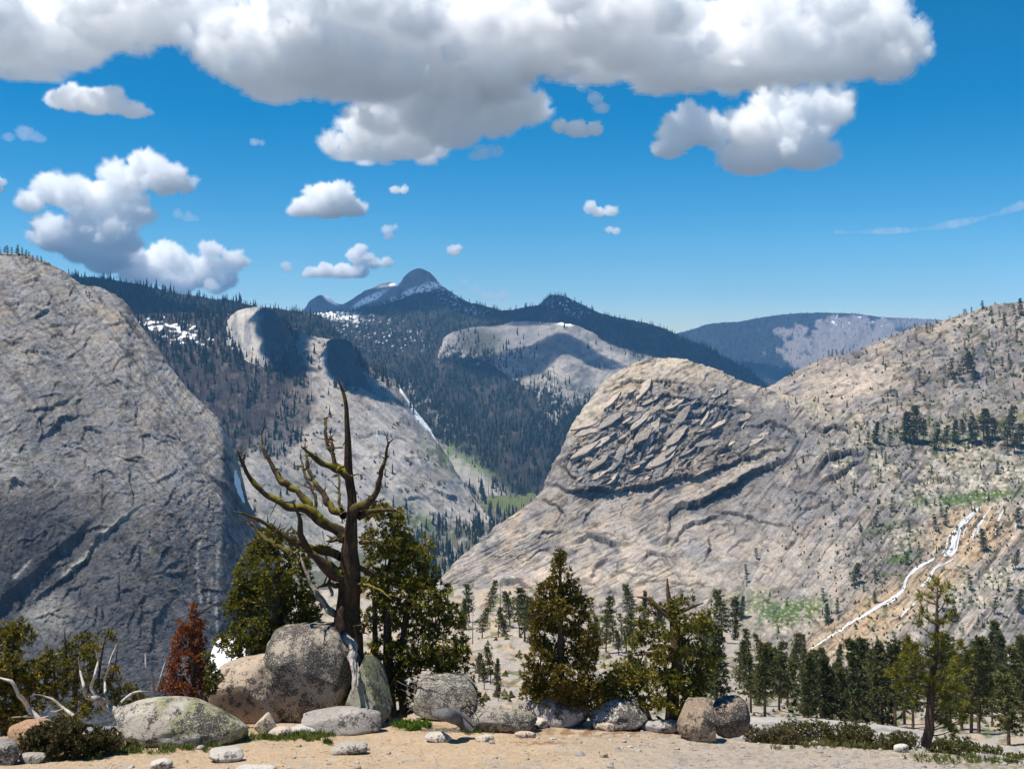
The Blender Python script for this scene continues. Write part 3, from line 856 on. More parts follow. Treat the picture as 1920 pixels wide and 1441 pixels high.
RIDGE = Mass('forested_ridge', [(-60, 495, 3300), (60, 500, 3300), (120, 514, 3350), (180, 522, 3400), (250, 530, 3450), (330, 546, 3550), (400, 558, 3650), (440, 562, 3700), (500, 576, 3800), (560, 584, 3850), (600, 594, 3800), (640, 642, 3500), (700, 715, 3200)],
             [(-60, 720, 2850), (250, 700, 2900), (560, 740, 2950), (700, 760, 2900)], [(0, 0), (1, 1)], step=3, vstep=3, relief=soft_relief, color=forest_floor, mat=M_FAR)


def peak_color(x, y):
    n, n3 = fbm(x / 25, y / 18, 0, 4, 105), fbm(x / 5, y / 5, 0, 3, 106)
    c = base_col(x, (0.20, 0.20, 0.205))
    c = lerp(c, (0.135, 0.135, 0.14), sm(0.0, 0.4, n))
    low = sm(-6, 10, y - np.interp(x, [560, 640, 700, 760, 830, 900], [600, 578, 566, 550, 545, 575]) + 8 * n)
    c = lerp(c, (0.05, 0.055, 0.045), low)
    sn = ell(x, y, 620, 562, 16, 4, -35, 0.4) + ell(x, y, 693, 560, 34, 6, 27, 0.4) * sm(-0.3, 0, n3 + 0.2) + ell(x, y, 800, 540, 34, 9, 14, 0.5) * sm(-0.1, 0.15, n3 + 0.1 + 0.3 * n) + ell(x, y, 738, 534, 8, 3, 0, 0.4) \
        + ell(x, y, 760, 553, 40, 5, 20, 0.6) * sm(0.0, 0.2, n3)
    c = lerp(c, (0.88, 0.89, 0.91), np.clip(sn, 0, 1))
    return np.clip(c * (1 + 0.15 * n3)[..., None], 0.02, 0.9)


PEAK = Mass('mountain_peak', [(540, 600, 7300), (560, 588, 7350), (570, 577, 7400), (582, 562, 7450), (600, 552, 7500), (616, 556, 7500), (630, 567, 7480), (640, 571, 7450), (652, 566, 7420), (675, 551, 7450), (700, 538, 7500), (718, 531, 7530), (735, 529, 7550),
                              (745, 532, 7500), (757, 519, 7500), (770, 508, 7550), (785, 503, 7600), (800, 507, 7650), (815, 519, 7650), (825, 532, 7600), (850, 552, 7550), (880, 572, 7500), (960, 600, 7400)],
            [(540, 640, 6600), (700, 640, 6500), (785, 640, 6450), (960, 660, 6500)], [(0, 0), (0.6, 0.5), (1, 1)], step=1.5, vstep=1.5,
            relief=lambda x, y: 3 * fbm(x / 40, y / 30, 0, 4, 107) * sm(0, 30, y - 500) + 0.8 * fbm(x / 8, y / 8, 0, 3, 108), color=peak_color, mat=M_FAR, back=(0.15, 300))


def slope_color(x, y):
    c = forest_floor(x, y)
    n, n3 = fbm(x / 14, y / 9, 2, 4, 110), fbm(x / 5, y / 4, 0, 3, 111)
    c = lerp(c, (0.85, 0.86, 0.88), np.clip(ell(x, y, 610, 590, 58, 10, -6, 0.5) * sm(-0.1, 0.1, n3 + 0.12) + 0.9 * sm(0.42, 0.5, n3) * ell(x, y, 700, 620, 90, 30, -12, 0.6)
                                            + ell(x, y, 1050, 562, 60, 18, -20, 0.6) * sm(0.2, 0.35, n3) + ell(x, y, 860, 556, 50, 20, -25, 0.6) * sm(0.15, 0.3, n3), 0, 1))
    c = lerp(c, (0.17, 0.17, 0.165), ell(x, y, 1040, 556, 26, 9, 15, 0.5) * 0.8)
    c = lerp(c, (0.33, 0.31, 0.28), np.clip(ell(x, y, 860, 880, 130, 22, -36, 0.6) * 0.9 + ell(x, y, 800, 760, 90, 18, -40, 0.7) * sm(0.0, 0.2, n) * 0.5, 0, 1))
    c = lerp(c, (0.14, 0.19, 0.06), ell(x, y, 855, 850, 90, 16, -34, 0.6) * sm(-0.2, 0.2, n) * 0.8)
    return np.clip(c, 0.02, 0.9)


SLOPE = Mass('forested_mountain', [(520, 604, 5200), (560, 592, 5300), (600, 588, 5400), (650, 584, 5450), (700, 572, 5500), (760, 558, 5600), (800, 548, 5650), (830, 545, 5700), (860, 558, 5650), (890, 570, 5600), (950, 579, 5500), (990, 577, 5450), (1010, 574, 5400), (1022, 562, 5400), (1034, 553, 5420),
                                   (1047, 551, 5430), (1060, 556, 5420), (1085, 568, 5400), (1130, 586, 5300), (1200, 603, 5200), (1270, 628, 5050), (1350, 662, 4800), (1440, 726, 4500), (1520, 800, 4200), (1600, 840, 4000)],
             [(520, 800, 2750), (640, 800, 2750), (700, 830, 2650), (760, 880, 2560), (850, 935, 2480), (940, 955, 2480), (1050, 960, 2560), (1200, 960, 2900), (1600, 960, 3300)],
             [(0, 0), (0.3, 0.14), (0.6, 0.42), (0.85, 0.72), (1, 1)], step=2.5, vstep=2.5, relief=soft_relief, color=slope_color, mat=M_FAR, back=(0.15, 150))


def shoulder_relief(x, y):
    return 3.5 * fbm(x / 50, y / 40, 0, 4, 112) + 1.3 * fbm(x / 9, y / 8, 0, 3, 113) + saw(x, y, 70, 15, 1.2, 50, 114) * 1.2


def shoulder_color(x, y):
    n, n3 = fbm(x / 22, y / 14, 0, 4, 115), fbm(x / 5, y / 4, 0, 3, 116)
    c = base_col(x, (0.29, 0.265, 0.238))
    c = lerp(c, (0.15, 0.143, 0.137), sm(-0.2, 0.3, n) * 0.8)
    c = lerp(c, (0.075, 0.08, 0.055), sm(0.05, 0.25, n3 + 0.4 * n) * sm(690, 740, y) * 0.8)
    c = lerp(c, (0.16, 0.16, 0.165), ell(x, y, 990, 640, 110, 26, 0, 0.6) * 0.7)
    c = lerp(c, (0.075, 0.075, 0.06), ell(x, y, 900, 640, 40, 30, 0, 0.5) * 0.9 + ell(x, y, 1180, 640, 60, 20, -20, 0.6))
    c = lerp(c, (0.85, 0.86, 0.88), ell(x, y, 1060, 609, 14, 2.5, -4, 0.5))
    return np.clip(c * (1 + 0.2 * n3)[..., None], 0.02, 0.9)


SHOULDER = Mass('bare_shoulder', proud(SLOPE, 160, [(822, 668, 3750), (834, 632, 3850), (850, 622, 3900), (880, 614, 3950), (920, 608, 4050), (1000, 603, 4200), (1060, 607, 4200), (1110, 622, 4150), (1130, 638, 4100), (1180, 656, 4000), (1235, 670, 3900), (1300, 700, 3850)]),
                laid(SLOPE, [(822, 690, 3700), (860, 684, 3650), (920, 690, 3560), (960, 712, 3450), (1000, 750, 3330), (1040, 800, 3200), (1070, 850, 3050), (1150, 880, 3000), (1300, 880, 3050)]),
                [(0, 0), (0.5, 0.42), (0.8, 0.66), (1, 1)], relief=shoulder_relief, color=shoulder_color, mat=M_FAR, back=(0.1, 60))


def far_color(x, y):
    n, n3 = fbm(x / 28, y / 22, 0, 4, 120), fbm(x / 5, y / 5, 0, 3, 121)
    c = base_col(x, (0.028, 0.034, 0.03))
    rk = sm(-0.05, 0.15, ell(x, y, 1600, 650, 130, 55, 0, 0.7) - 0.45 + 0.6 * n)
    c = lerp(c, (0.20, 0.18, 0.165), rk * sm(-0.5, 0.0, 0.5 * n3 + 0.5 * n + 0.1))
    c = lerp(c, (0.22, 0.20, 0.185), ell(x, y, 1720, 605, 60, 12, 0, 0.6) * 0.7)
    c = lerp(c, (0.88, 0.88, 0.9), 0.8 * sm(0.5, 0.6, n3 + 0.1 * n) * ell(x, y, 1640, 600, 160, 14, 0, 0.6) * rk)
    return np.clip(c * (1 + 0.12 * n3)[..., None], 0.02, 0.9)


FAR = Mass('distant_mountain', [(1180, 650, 9500), (1240, 634, 9600), (1280, 622, 9700), (1340, 606, 9800), (1400, 600, 9850), (1440, 593, 9900), (1480, 588, 9950), (1540, 586, 9950), (1600, 588, 9900), (1660, 595, 9900), (1720, 597, 9900), (1760, 600, 9900), (1900, 612, 9800), (2200, 630, 9700)],
           [(1180, 780, 7600), (1500, 790, 7600), (2200, 800, 7600)], [(0, 0), (0.5, 0.4), (1, 1)], relief=lambda x, y: 8 * fbm(x / 60, y / 50, 0, 4, 122) * sm(585, 640, y) + 1.0 * fbm(x / 9, y / 9, 0, 3, 123), color=far_color, mat=M_FAR, back=(0.1, 200))


# --- valley floor with its meadow, and the low country that joins everything
def valley_color(x, y):
    n, n3 = fbm(x / 20, y / 10, 0, 4, 130), fbm(x / 4, y / 3, 0, 3, 131)
    c = base_col(x, (0.10, 0.10, 0.07))
    c = lerp(c, (0.105, 0.122, 0.045), ell(x, y, 965, 936, 62, 17, 8, 0.4))
    c = lerp(c, (0.30, 0.29, 0.27), sm(0.1, 0.4, n) * 0.6 * (1 - ell(x, y, 965, 936, 70, 24, 8, 0.4)))
    return np.clip(c * (1 + 0.2 * n3)[..., None], 0.02, 0.6)


VALLEY = Mass('valley_floor', [(440, 905, 2750), (850, 908, 2750), (1000, 908, 2750), (1250, 905, 2800)], [(440, 1150, 1320), (850, 1150, 1320), (1000, 1150, 1320), (1250, 1150, 1320)],
              [(0, 0), (0.4, 0.3), (0.7, 0.58), (1, 1)], relief=lambda x, y: 1.5 * fbm(x / 40, y / 25, 0, 3, 132), color=valley_color, mat=M_FAR, back=(0.2, 10))
bm = bmesh.new()
bmesh.ops.create_grid(bm, x_segments=40, y_segments=40, size=8000)
me = bpy.data.meshes.new('low_ground')
bm.to_mesh(me)
bm.free()
me.materials.append(material('low_ground', 0.95, 0.05, attr=False, color=(0.20, 0.20, 0.195), vary=((0.01, 0.7, 1.3),)))
tag(ob('low_ground', me, None, (0, 4200, -520)), kind='structure')


# ------------------------------------------------------------------ loose exfoliation slabs standing out of the headwall, each a piece of its own
def rock_slab(host, px, py, half_l, half_w, ang, lift, col, rs):
    a = math.radians(ang)
    ux, uy = math.cos(a), math.sin(a)
    c, k, n = host.at(px, py)
    p1, p0 = host.at(px + 12 * ux, py + 12 * uy)[0], host.at(px - 12 * ux, py - 12 * uy)[0]
    al = (p1 - p0).normalized()
    q1, q0 = host.at(px - 8 * uy, py + 8 * ux)[0], host.at(px + 8 * uy, py - 8 * ux)[0]
    bl = (q1 - q0)
    bl = (bl - al * bl.dot(al)).normalized()
    nn = bl.cross(al)
    if nn.dot(n) < 0:
        nn = -nn
    out = []
    m = 7
    ts = [-1 + 2 * i / (m - 1) for i in range(m)]
    for sgn in (-1, 1):
        for t in (ts if sgn < 0 else ts[::-1]):
            wv = half_w * (1 - abs(t) ** 1.7) ** 0.6 * (1 + rs.uniform(-0.25, 0.25))
            out.append((t * half_l + rs.uniform(-1.5, 1.5), sgn * wv))
    V, m2 = [], len(out)
    for lay in (1, 0):
        for t, b in out:
            h = lift * (0.25 + 0.75 * (b + half_w) / (2 * half_w)) * (1 if lay else -1.0) + rs.uniform(-0.4, 0.4)
            V.append(c + (al * t + bl * b + nn * h) * k)
    top = V[:m2]
    cen = sum(top, Vector()) / m2 + nn * 0.5 * k
    V.append(cen)
    V = np.array([tuple(v - c) for v in V])
    T = []
    for i in range(m2):
        j = (i + 1) % m2
        T += [(i, j, 2 * m2), (i, m2 + i, m2 + j), (i, m2 + j, j)]
    T = np.array(T)
    if np.dot(np.cross(V[T[0, 1]] - V[T[0, 0]], V[T[0, 2]] - V[T[0, 0]]), np.array(nn)) < 0:
        T = T[:, ::-1]
    cols = np.tile(np.array(col), (len(V), 1)) * rs.uniform(0.85, 1.15, (len(V), 1))
    return ob('slab', mesh_np('slab', V, T, [M_ROCK], cols, False), host.o, c)


rs_ = np.random.RandomState(77)
pts_ = []
while len(pts_) < 95:
    x_, y_ = rs_.uniform(1060, 1420), rs_.uniform(730, 905)
    h_ = right_masks(np.array([[x_]], np.float32), np.array([[y_]], np.float32))[1][0, 0]
    if h_ < 0.6 or any(abs(x_ - p[0]) + 1.6 * abs(y_ - p[1]) < 20 for p in pts_):
        continue
    pts_.append((x_, y_))
    big = rs_.uniform()
    l_ = 9 + 24 * big ** 2
    rock_slab(RIGHT, x_, y_, l_, l_ * rs_.uniform(0.15, 0.29), -38 + 16 * rs_.normal() * 0.6, rs_.uniform(1.4, 3.4),
              ((0.40, 0.335, 0.265), (0.30, 0.265, 0.23), (0.235, 0.215, 0.20), (0.43, 0.36, 0.285))[rs_.randint(0, 4)], rs_)
for x_, y_, l_, w_, a_ in ((1105, 808, 30, 9, -22), (1098, 845, 34, 8, -30), (1128, 828, 24, 8, -40), (1200, 790, 36, 8, -48), (1225, 800, 30, 9, -50), (1270, 790, 42, 9, -50), (1160, 850, 34, 9, -38), (1120, 868, 26, 8, -35), (1240, 860, 34, 12, -28), (1180, 835, 28, 7, -42)):
    rock_slab(RIGHT, x_, y_, l_, w_ * 0.8, a_, 3.6, (0.40, 0.34, 0.28), rs_)

# ------------------------------------------------------------------ haze: one even box of air round everything below the clouds
HAZE_Y1 = 12500
bm = bmesh.new()
bmesh.ops.create_cube(bm, size=1)
me = bpy.data.meshes.new('haze')
bm.to_mesh(me)
bm.free()
hz = bpy.data.materials.new('haze')
hz.use_nodes = True
hz.node_tree.nodes.clear()
_o = hz.node_tree.nodes.new('ShaderNodeOutputMaterial')
_v = hz.node_tree.nodes.new('ShaderNodeVolumePrincipled')
_v.inputs['Density'].default_value = 4.6e-5
_v.inputs['Color'].default_value = (0.20, 0.52, 1.0, 1)
_v.inputs['Anisotropy'].default_value = 0.0
hz.node_tree.links.new(_v.outputs[0], _o.inputs['Volume'])
me.materials.append(hz)
haze = tag(ob('haze', me, None, (0, (HAZE_Y1 - 4000) / 2, 40)), kind='stuff')
haze.scale = (18000, HAZE_Y1 + 4000, 1160)      # up to z = 620, down to -540


# ------------------------------------------------------------------ clouds: bodies of water droplets, lit by the sun and the sky only
def cloud_mat(name, dens):
    m = bpy.data.materials.new(name)
    m.use_nodes = True
    n = m.node_tree
    n.nodes.clear()
    o = n.nodes.new('ShaderNodeOutputMaterial')
    v = n.nodes.new('ShaderNodeVolumeScatter')
    v.inputs['Density'].default_value = dens
    v.inputs['Color'].default_value = (0.997, 0.998, 1, 1)
    v.inputs['Anisotropy'].default_value = -0.15
    n.links.new(v.outputs[0], o.inputs['Volume'])
    return m


CM = {}


def cloud(label, D, blobs, seed=1, depth=1.0, flat=0.35, soft=6.0, core=True, kids=20, group=None, amp=1.0):
    """blobs: (px, py, radius px[, metres nearer or farther as radii]) merged, billowed and split into a soft body and a dense core"""
    k = D / F
    rng = random.Random(seed)
    cen = P(sum(b[0] for b in blobs) / len(blobs), sum(b[1] for b in blobs) / len(blobs), D)
    bm = bmesh.new()

    def ball(c, r, sz=0.85):
        bmesh.ops.create_icosphere(bm, subdivisions=2, radius=r, matrix=Matrix.Translation(c - cen) @ Matrix.Diagonal((1, 1, sz, 1)))
    Rm = sum(b[2] for b in blobs) / len(blobs) * k
    for b in blobs:
        r = b[2] * k
        c = P(b[0], b[1], D) + Vector((0, (b[3] if len(b) > 3 else rng.uniform(-0.6, 0.6)) * depth * r, 0))
        ball(c, r)
        for q in range(kids):
            a, e = rng.uniform(0, 2 * PI), math.asin(rng.uniform(-0.35, 1.0))
            rr = r * rng.uniform(0.16, 0.46)
            ball(c + Vector((math.cos(a) * math.cos(e), math.sin(a) * math.cos(e) * depth, math.sin(e) * 0.85)) * r * rng.uniform(0.85, 1.02), rr, 0.95)
    tmp = bpy.data.meshes.new('cloud_draft')
    bm.to_mesh(tmp)
    bm.free()
    to = bpy.data.objects.new('cloud_draft', tmp)
    C.objects.link(to)
    md = to.modifiers.new('remesh', 'REMESH')
    md.mode = 'VOXEL'
    md.voxel_size = max(2.6 * k, Rm / 22)
    ev = to.evaluated_get(bpy.context.evaluated_depsgraph_get())
    em = ev.to_mesh()
    n = len(em.vertices)
    V, N = np.empty(n * 3, np.float32), np.empty(n * 3, np.float32)
    em.vertices.foreach_get('co', V)
    em.vertices.foreach_get('normal', N)
    V, N = V.reshape(-1, 3), N.reshape(-1, 3)
    em.calc_loop_triangles()
    T = np.empty(len(em.loop_triangles) * 3, np.int32)
    em.loop_triangles.foreach_get('vertices', T)
    T = T.reshape(-1, 3)
    ev.to_mesh_clear()
    bpy.data.objects.remove(to)
    bpy.data.meshes.remove(tmp)

    def billow(s, sd, o=3):
        return 1 - np.abs(fbm(V[:, 0] / s, V[:, 1] / s, V[:, 2] / s, o, sd)) * 2.2
    up = 0.45 + 0.55 * sm(-0.5, 0.3, N[:, 2])
    s0 = max(Rm, 14 * k)
    b = 0.20 * s0 * (billow(s0 * 0.7, seed) - 0.4) + 0.13 * s0 * (billow(s0 * 0.28, seed + 5) - 0.4) + 0.11 * s0 * fbm(V[:, 0] / (s0 * .1), V[:, 1] / (s0 * .1), V[:, 2] / (s0 * .1), 3, seed + 9)
    b = b * up * amp
    out = []
    for nm, off, mf, am in (('cloud', 0.05 * s0, soft * (2.2 if core else 1.0), 1.35), ('core', -0.05 * s0, soft * 0.7, 1.1)):
        W = V + N * (b * am + off)[:, None]
        z0 = np.quantile(W[:, 2], 0.12)
        W[:, 2] = np.where(W[:, 2] < z0, z0 + (W[:, 2] - z0) * flat, W[:, 2])
        key = round(0.22 / (mf * k), 5)
        if key not in CM:
            CM[key] = cloud_mat('cloud_droplets', key)
        out.append(mesh_np(nm, W, T, [CM[key]]))
        if not core:
            break
    o = tag(ob('cloud', out[0], None, cen), label, 'cloud', group)
    if core:
        ob('cloud_core', out[1], o)
    return o


cloud('huge white cumulus bank across the top middle of the sky with bulging sunlit left edge', 6800,
      [(430, 100, 62), (500, 140, 66), (580, 110, 90), (470, 150, 44), (680, 120, 95), (650, 30, 95), (780, 70, 105), (560, 20, 80), (860, 120, 90), (920, 40, 95), (760, 160, 55),
       (620, 165, 45), (930, 130, 60)], 3, depth=1.6, soft=7)
cloud('grey shadowed cloud base hanging below the bank, above the forested ridge left of the peak', 7600,
      [(690, 235, 52), (760, 250, 60), (850, 235, 66), (930, 215, 58), (985, 200, 40), (660, 290, 40), (710, 305, 34), (630, 275, 26), (640, 310, 22), (800, 200, 60), (900, 190, 60)], 5, depth=2.0, soft=9)
cloud('broad grey bottomed cumulus bank reaching across the top right of the sky', 7000,
      [(1010, 90, 80), (1090, 60, 90), (1180, 90, 88), (1270, 60, 105), (1370, 85, 105), (1470, 60, 110), (1560, 50, 105), (1650, 50, 85), (1690, 95, 55), (1250, 160, 55), (1320, 150, 60),
       (1560, 115, 62), (1460, 120, 60), (1120, 130, 45), (970, 150, 34), (1050, 150, 30)], 7, depth=2.2, soft=9)
cloud('bright white cumulus with grey base under the right end of the bank', 6600,
      [(1460, 215, 55), (1400, 250, 45), (1520, 220, 58), (1560, 200, 40), (1470, 280, 55), (1420, 300, 50), (1520, 290, 42), (1380, 290, 30)], 9, depth=1.3, soft=6)
cloud('small bright white cumulus beside the larger one below the bank at right', 6400,
      [(1275, 250, 40), (1320, 240, 36), (1250, 285, 28), (1290, 215, 22), (1340, 265, 20), (1255, 305, 16)], 11, soft=5)
cloud('pale cumulus bank filling the top left corner of the sky', 7000,
      [(20, 70, 90), (120, 50, 85), (220, 50, 70), (310, 30, 75), (390, 20, 60), (50, 140, 50), (10, 170, 34), (110, 110, 36), (260, 85, 30), (140, 112, 20)], 13, depth=1.4, soft=9)
cloud('ragged white cloud floating below the top left bank', 7600, [(100, 185, 20), (140, 190, 28), (180, 195, 30), (215, 195, 28), (245, 210, 22), (270, 215, 14)], 15, soft=5)
cloud('thin faint cloud scrap at the left edge over the granite dome', 8000, [(15, 258, 10), (45, 250, 16), (70, 260, 12)], 17, soft=20, core=False)
cloud('towering white cumulus standing behind the left granite dome', 17000,
      [(270, 315, 36), (315, 340, 36), (350, 350, 18), (215, 325, 24), (235, 350, 30), (95, 355, 34), (60, 380, 24), (150, 370, 40), (200, 385, 50), (250, 400, 34), (180, 430, 50), (110, 445, 36),
       (145, 470, 34), (215, 450, 44), (190, 490, 40), (90, 430, 26)], 19, soft=5, flat=0.8)
cloud('low row of white cumulus heads rising behind the forested ridge', 18000,
      [(240, 490, 32), (300, 480, 30), (325, 500, 36), (270, 515, 34), (370, 515, 30), (400, 470, 20), (395, 500, 22), (440, 492, 22), (425, 525, 22), (340, 535, 30), (410, 540, 20)], 21, soft=5, flat=0.8)
cloud('flat based white cumulus with a domed top near the middle of the sky', 12500 + 1500,
      [(600, 372, 32), (635, 378, 34), (570, 393, 22), (660, 392, 22), (615, 395, 28), (555, 400, 14)], 23, soft=4, flat=0.2)
cloud('low white cloud with a tall puff just left of the summit', 18500,
      [(585, 513, 14), (610, 508, 18), (640, 510, 20), (670, 510, 18), (665, 480, 16), (675, 465, 11), (700, 495, 12), (725, 493, 11), (690, 485, 12)], 25, soft=4, flat=0.3)
for lab, D_, bl, sd, sf in (
        ('tiny white puff beside the domed cumulus', 9500, [(742, 358, 10), (757, 356, 9)], 31, 4),
        ('small upright wisp between the domed cumulus and the summit', 15000, [(726, 432, 11), (730, 445, 10), (740, 425, 7)], 33, 7),
        ('small round white puff right above the summit', 16000, [(848, 470, 11), (858, 466, 9), (855, 476, 8)], 35, 4),
        ('little faint puff left of the low white cloud', 18500, [(535, 498, 10), (540, 505, 9)], 37, 7),
        ('faint low cloud on the skyline right of the summit', 20000, [(915, 555, 12), (940, 556, 13), (890, 545, 10), (870, 530, 8)], 39, 12),
        ('small curved white cloud high right of the summit', 10000, [(1108, 385, 12), (1122, 398, 13), (1145, 398, 13), (1105, 395, 9)], 41, 5),
        ('tiny white puff below the small curved cloud', 11500, [(1142, 432, 8), (1155, 434, 9)], 43, 5),
        ('white puff hanging in the blue gap under the middle of the bank', 7400, [(1050, 238, 16), (1080, 242, 20), (1115, 245, 16), (1095, 250, 14)], 45, 5),
        ('grey torn scrap above the white puff in the blue gap', 7400, [(1115, 185, 14), (1128, 205, 14)], 47, 9),
        ('faint scrap of cloud in the open blue left of the grey base', 8500, [(478, 268, 8), (492, 268, 6)], 49, 10),
        ('faint thin wisp right of the towering cumulus', 13500, [(335, 402, 9), (352, 408, 10), (365, 410, 7)], 51, 16),
        ('white cloud edge cut by the left border of the sky', 13500, [(-12, 340, 16), (-5, 355, 12)], 53, 5),
        ('pale scrap under the grey cloud base at its right', 7600, [(905, 288, 18), (930, 285, 14), (890, 295, 12)], 55, 14)):
    cloud(lab, D_, bl, sd, soft=sf, core=sf < 8, kids=8)
o = cloud('long thin streak of high cloud above the right hillside', 15000, [(x, 437 - 0.000012 * (x - 1560) ** 2.6 / 1.0, 7 + 3 * math.sin(x * .05)) for x in range(1570, 2060, 9)], 61, soft=16, core=False, kids=3, amp=0.6)

# clouds added out of view to cast shade on the far cliffs and ridges
SUNV = Vector((math.sin(SUN_AZ) * math.cos(SUN_EL), math.cos(SUN_AZ) * math.cos(SUN_EL), math.sin(SUN_EL)))


def shade_cloud(label, target, height, blobs_m, seed, soft_m=40):
    t = (height - target.z) / SUNV.z
    c = target + SUNV * t
    k = c.y / F
    cx_, cy_ = 960 + c.x / k, H - c.z / k
    cloud(label, c.y, [(cx_ + bx / k, cy_ - bz / k, r / k, by / r) for bx, by, bz, r in blobs_m], seed, soft=soft_m / k * 0.24, core=False, kids=8, flat=0.6)


shade_cloud('small cumulus added out of view to shade the first far cliff', P(534, 650, 2590), 1300, [(0, 0, 0, 50), (-8, 55, 0, 48), (6, -55, 0, 48), (16, -105, 0, 44), (10, 100, 0, 40), (-2, 30, 0, 46)], 81, 6)
shade_cloud('small cumulus added out of view to shade the second far cliff', P(650, 690, 2530), 1300, [(0, 0, 0, 50), (-6, 55, 0, 46), (10, -50, 0, 50), (36, -95, 0, 46), (70, -110, 0, 36), (-8, 100, 0, 40)], 83, 6)
shade_cloud('cumulus added out of view to shade the bare far shoulder', P(985, 635, 4050), 1900, [(0, 0, 0, 150), (170, 40, 0, 150), (-150, 20, 0, 140), (-60, 120, 0, 130), (120, 160, 0, 120)], 85, 80)
shade_cloud('broad cumulus added out of view to shade the far forested ridge', P(1250, 665, 4700), 2000, [(0, 0, 0, 230), (-260, 150, 0, 220), (250, -150, 0, 230), (480, -300, 0, 230), (-520, 350, 0, 220), (-120, 330, 0, 200)], 87, 90)
shade_cloud('long cumulus added out of view to shade the forested ridge at left', P(330, 565, 3350), 1900, [(-330, -60, 0, 120), (-130, 0, 0, 130), (60, 40, 0, 130), (260, 60, 0, 120)], 89, 60)
shade_cloud('cumulus added out of view to shade the dark ridge under the peak', P(860, 575, 5400), 2100, [(-300, 0, 0, 260), (0, 60, 0, 260), (330, 0, 0, 260), (620, -60, 0, 230)], 91, 90)

# ------------------------------------------------------------------ near ground: bench of pale slabs, ridge we stand on, slab at the right
def bench_relief(x, y):
    n = fbm(x / 60, y / 35, 0, 4, 140)
    d = 7 * fbm(x / 110, y / 45, 0, 3, 141) + 2.5 * n + 0.9 * fbm(x / 12, y / 8, 0, 4, 142)
    d += saw(x, y, 70, 24, 1.0, 90, 143) * 3.0 * sm(-0.2, 0.3, n)
    r1, r2, ri, rj = worley(x / 16 + n, y / 9, 25)
    return d + 4.0 * np.clip(0.6 - r1, 0, 1) * sm(0.1, 0.4, fbm(x / 50, y / 30, 3, 3, 144))


def bench_color(x, y):
    n, n2, n3 = fbm(x / 50, y / 22, 0, 4, 145), fbm(x / 16, y / 8, 0, 4, 146), fbm(x / 5, y / 3, 0, 3, 147)
    c = base_col(x, (0.35, 0.305, 0.26))
    c = lerp(c, (0.26, 0.24, 0.225), sm(0.05, 0.45, n2) * 0.7)
    c = lerp(c, (0.42, 0.32, 0.215), sm(0.0, 0.35, n) * 0.7)
    c = lerp(c, (0.16, 0.12, 0.075), sm(0.15, 0.4, fbm(x / 30, y / 10, 5, 4, 148)) * 0.7)
    c = lerp(c, (0.11, 0.12, 0.04), sm(0.2, 0.42, fbm(x / 35, y / 12, 9, 4, 149)) * 0.8)
    return np.clip(c * (1 + 0.15 * n3)[..., None], 0.03, 0.6)


BENCH = Mass('rock_bench', [(540, 1112, 430), (700, 1104, 425), (840, 1104, 420), (900, 1100, 415), (1000, 1107, 410), (1060, 1126, 400), (1120, 1148, 390), (1250, 1165, 380), (1400, 1188, 390), (1500, 1232, 390), (1600, 1260, 385), (1750, 1272, 380), (1920, 1262, 380), (2350, 1240, 380)],
             [(540, 1445, 40), (2350, 1445, 38)], [(0, 0), (0.3, 0.10), (0.48, 0.24), (0.72, 0.48), (0.9, 0.74), (1, 1)],
             relief=bench_relief, color=bench_color, mat=M_BENCH, back=(0.3, 120), step=2.0, vstep=1.6)


def sand_mask(x, y):
    n = fbm(x / 60, y / 14, 0, 4, 150)
    return np.clip(1 - sm(900, 1350, x + 120 * n) * 0.8 - 0.5 * sm(0.1, 0.4, n) * sm(1405, 1430, y), 0, 1), n


def ground_relief(x, y):
    s, n = sand_mask(x, y)
    d = 2.5 * fbm(x / 120, y / 25, 0, 3, 151) + 0.7 * fbm(x / 22, y / 7, 0, 4, 152) + 0.25 * fbm(x / 5, y / 2.5, 0, 3, 153)
    return d + (1 - s) * (saw(x, y, 85, 9, 1.0, 60, 154) * 1.2 + 0.5 * fbm(x / 9, y / 4, 0, 3, 155))


def ground_color(x, y):
    s, n = sand_mask(x, y)
    n2, n3 = fbm(x / 18, y / 5, 0, 4, 156), fbm(x / 4, y / 1.8, 0, 3, 157)
    c = base_col(x, (0.36, 0.315, 0.27))
    c = lerp(c, (0.24, 0.215, 0.19), sm(0.0, 0.4, n2) * 0.8)
    sc_ = base_col(x, (0.43, 0.32, 0.21))
    sc_ = lerp(sc_, (0.41, 0.345, 0.275), sm(0.1, 0.5, n2) * 0.7)
    c = c + (sc_ - c) * s[..., None]
    lit = ell(x, y, 1110, 1372, 110, 9, 0, 0.7) + ell(x, y, 1290, 1372, 60, 8, 0, 0.6) + ell(x, y, 900, 1362, 70, 7, 0, 0.6) + ell(x, y, 460, 1362, 60, 6, 0, 0.6) + ell(x, y, 1010, 1392, 60, 4, 0, 0.7)
    c = lerp(c, (0.20, 0.105, 0.045), np.clip(lit, 0, 1) * sm(-0.2, 0.2, n2 + 0.5 * n3) * 0.8)
    gr = ell(x, y, 270, 1402, 130, 14, 4, 0.7) + ell(x, y, 560, 1378, 110, 8, 3, 0.6) + ell(x, y, 775, 1362, 50, 7, 0, 0.5) + ell(x, y, 1800, 1425, 200, 12, -8, 0.6) * 0.5 + ell(x, y, 130, 1408, 90, 10, 0, 0.6)
    c = lerp(c, (0.13, 0.15, 0.045), np.clip(gr, 0, 1) * sm(-0.15, 0.25, n2) * 0.8)
    return np.clip(c * (1 + 0.16 * n3)[..., None], 0.03, 0.62)


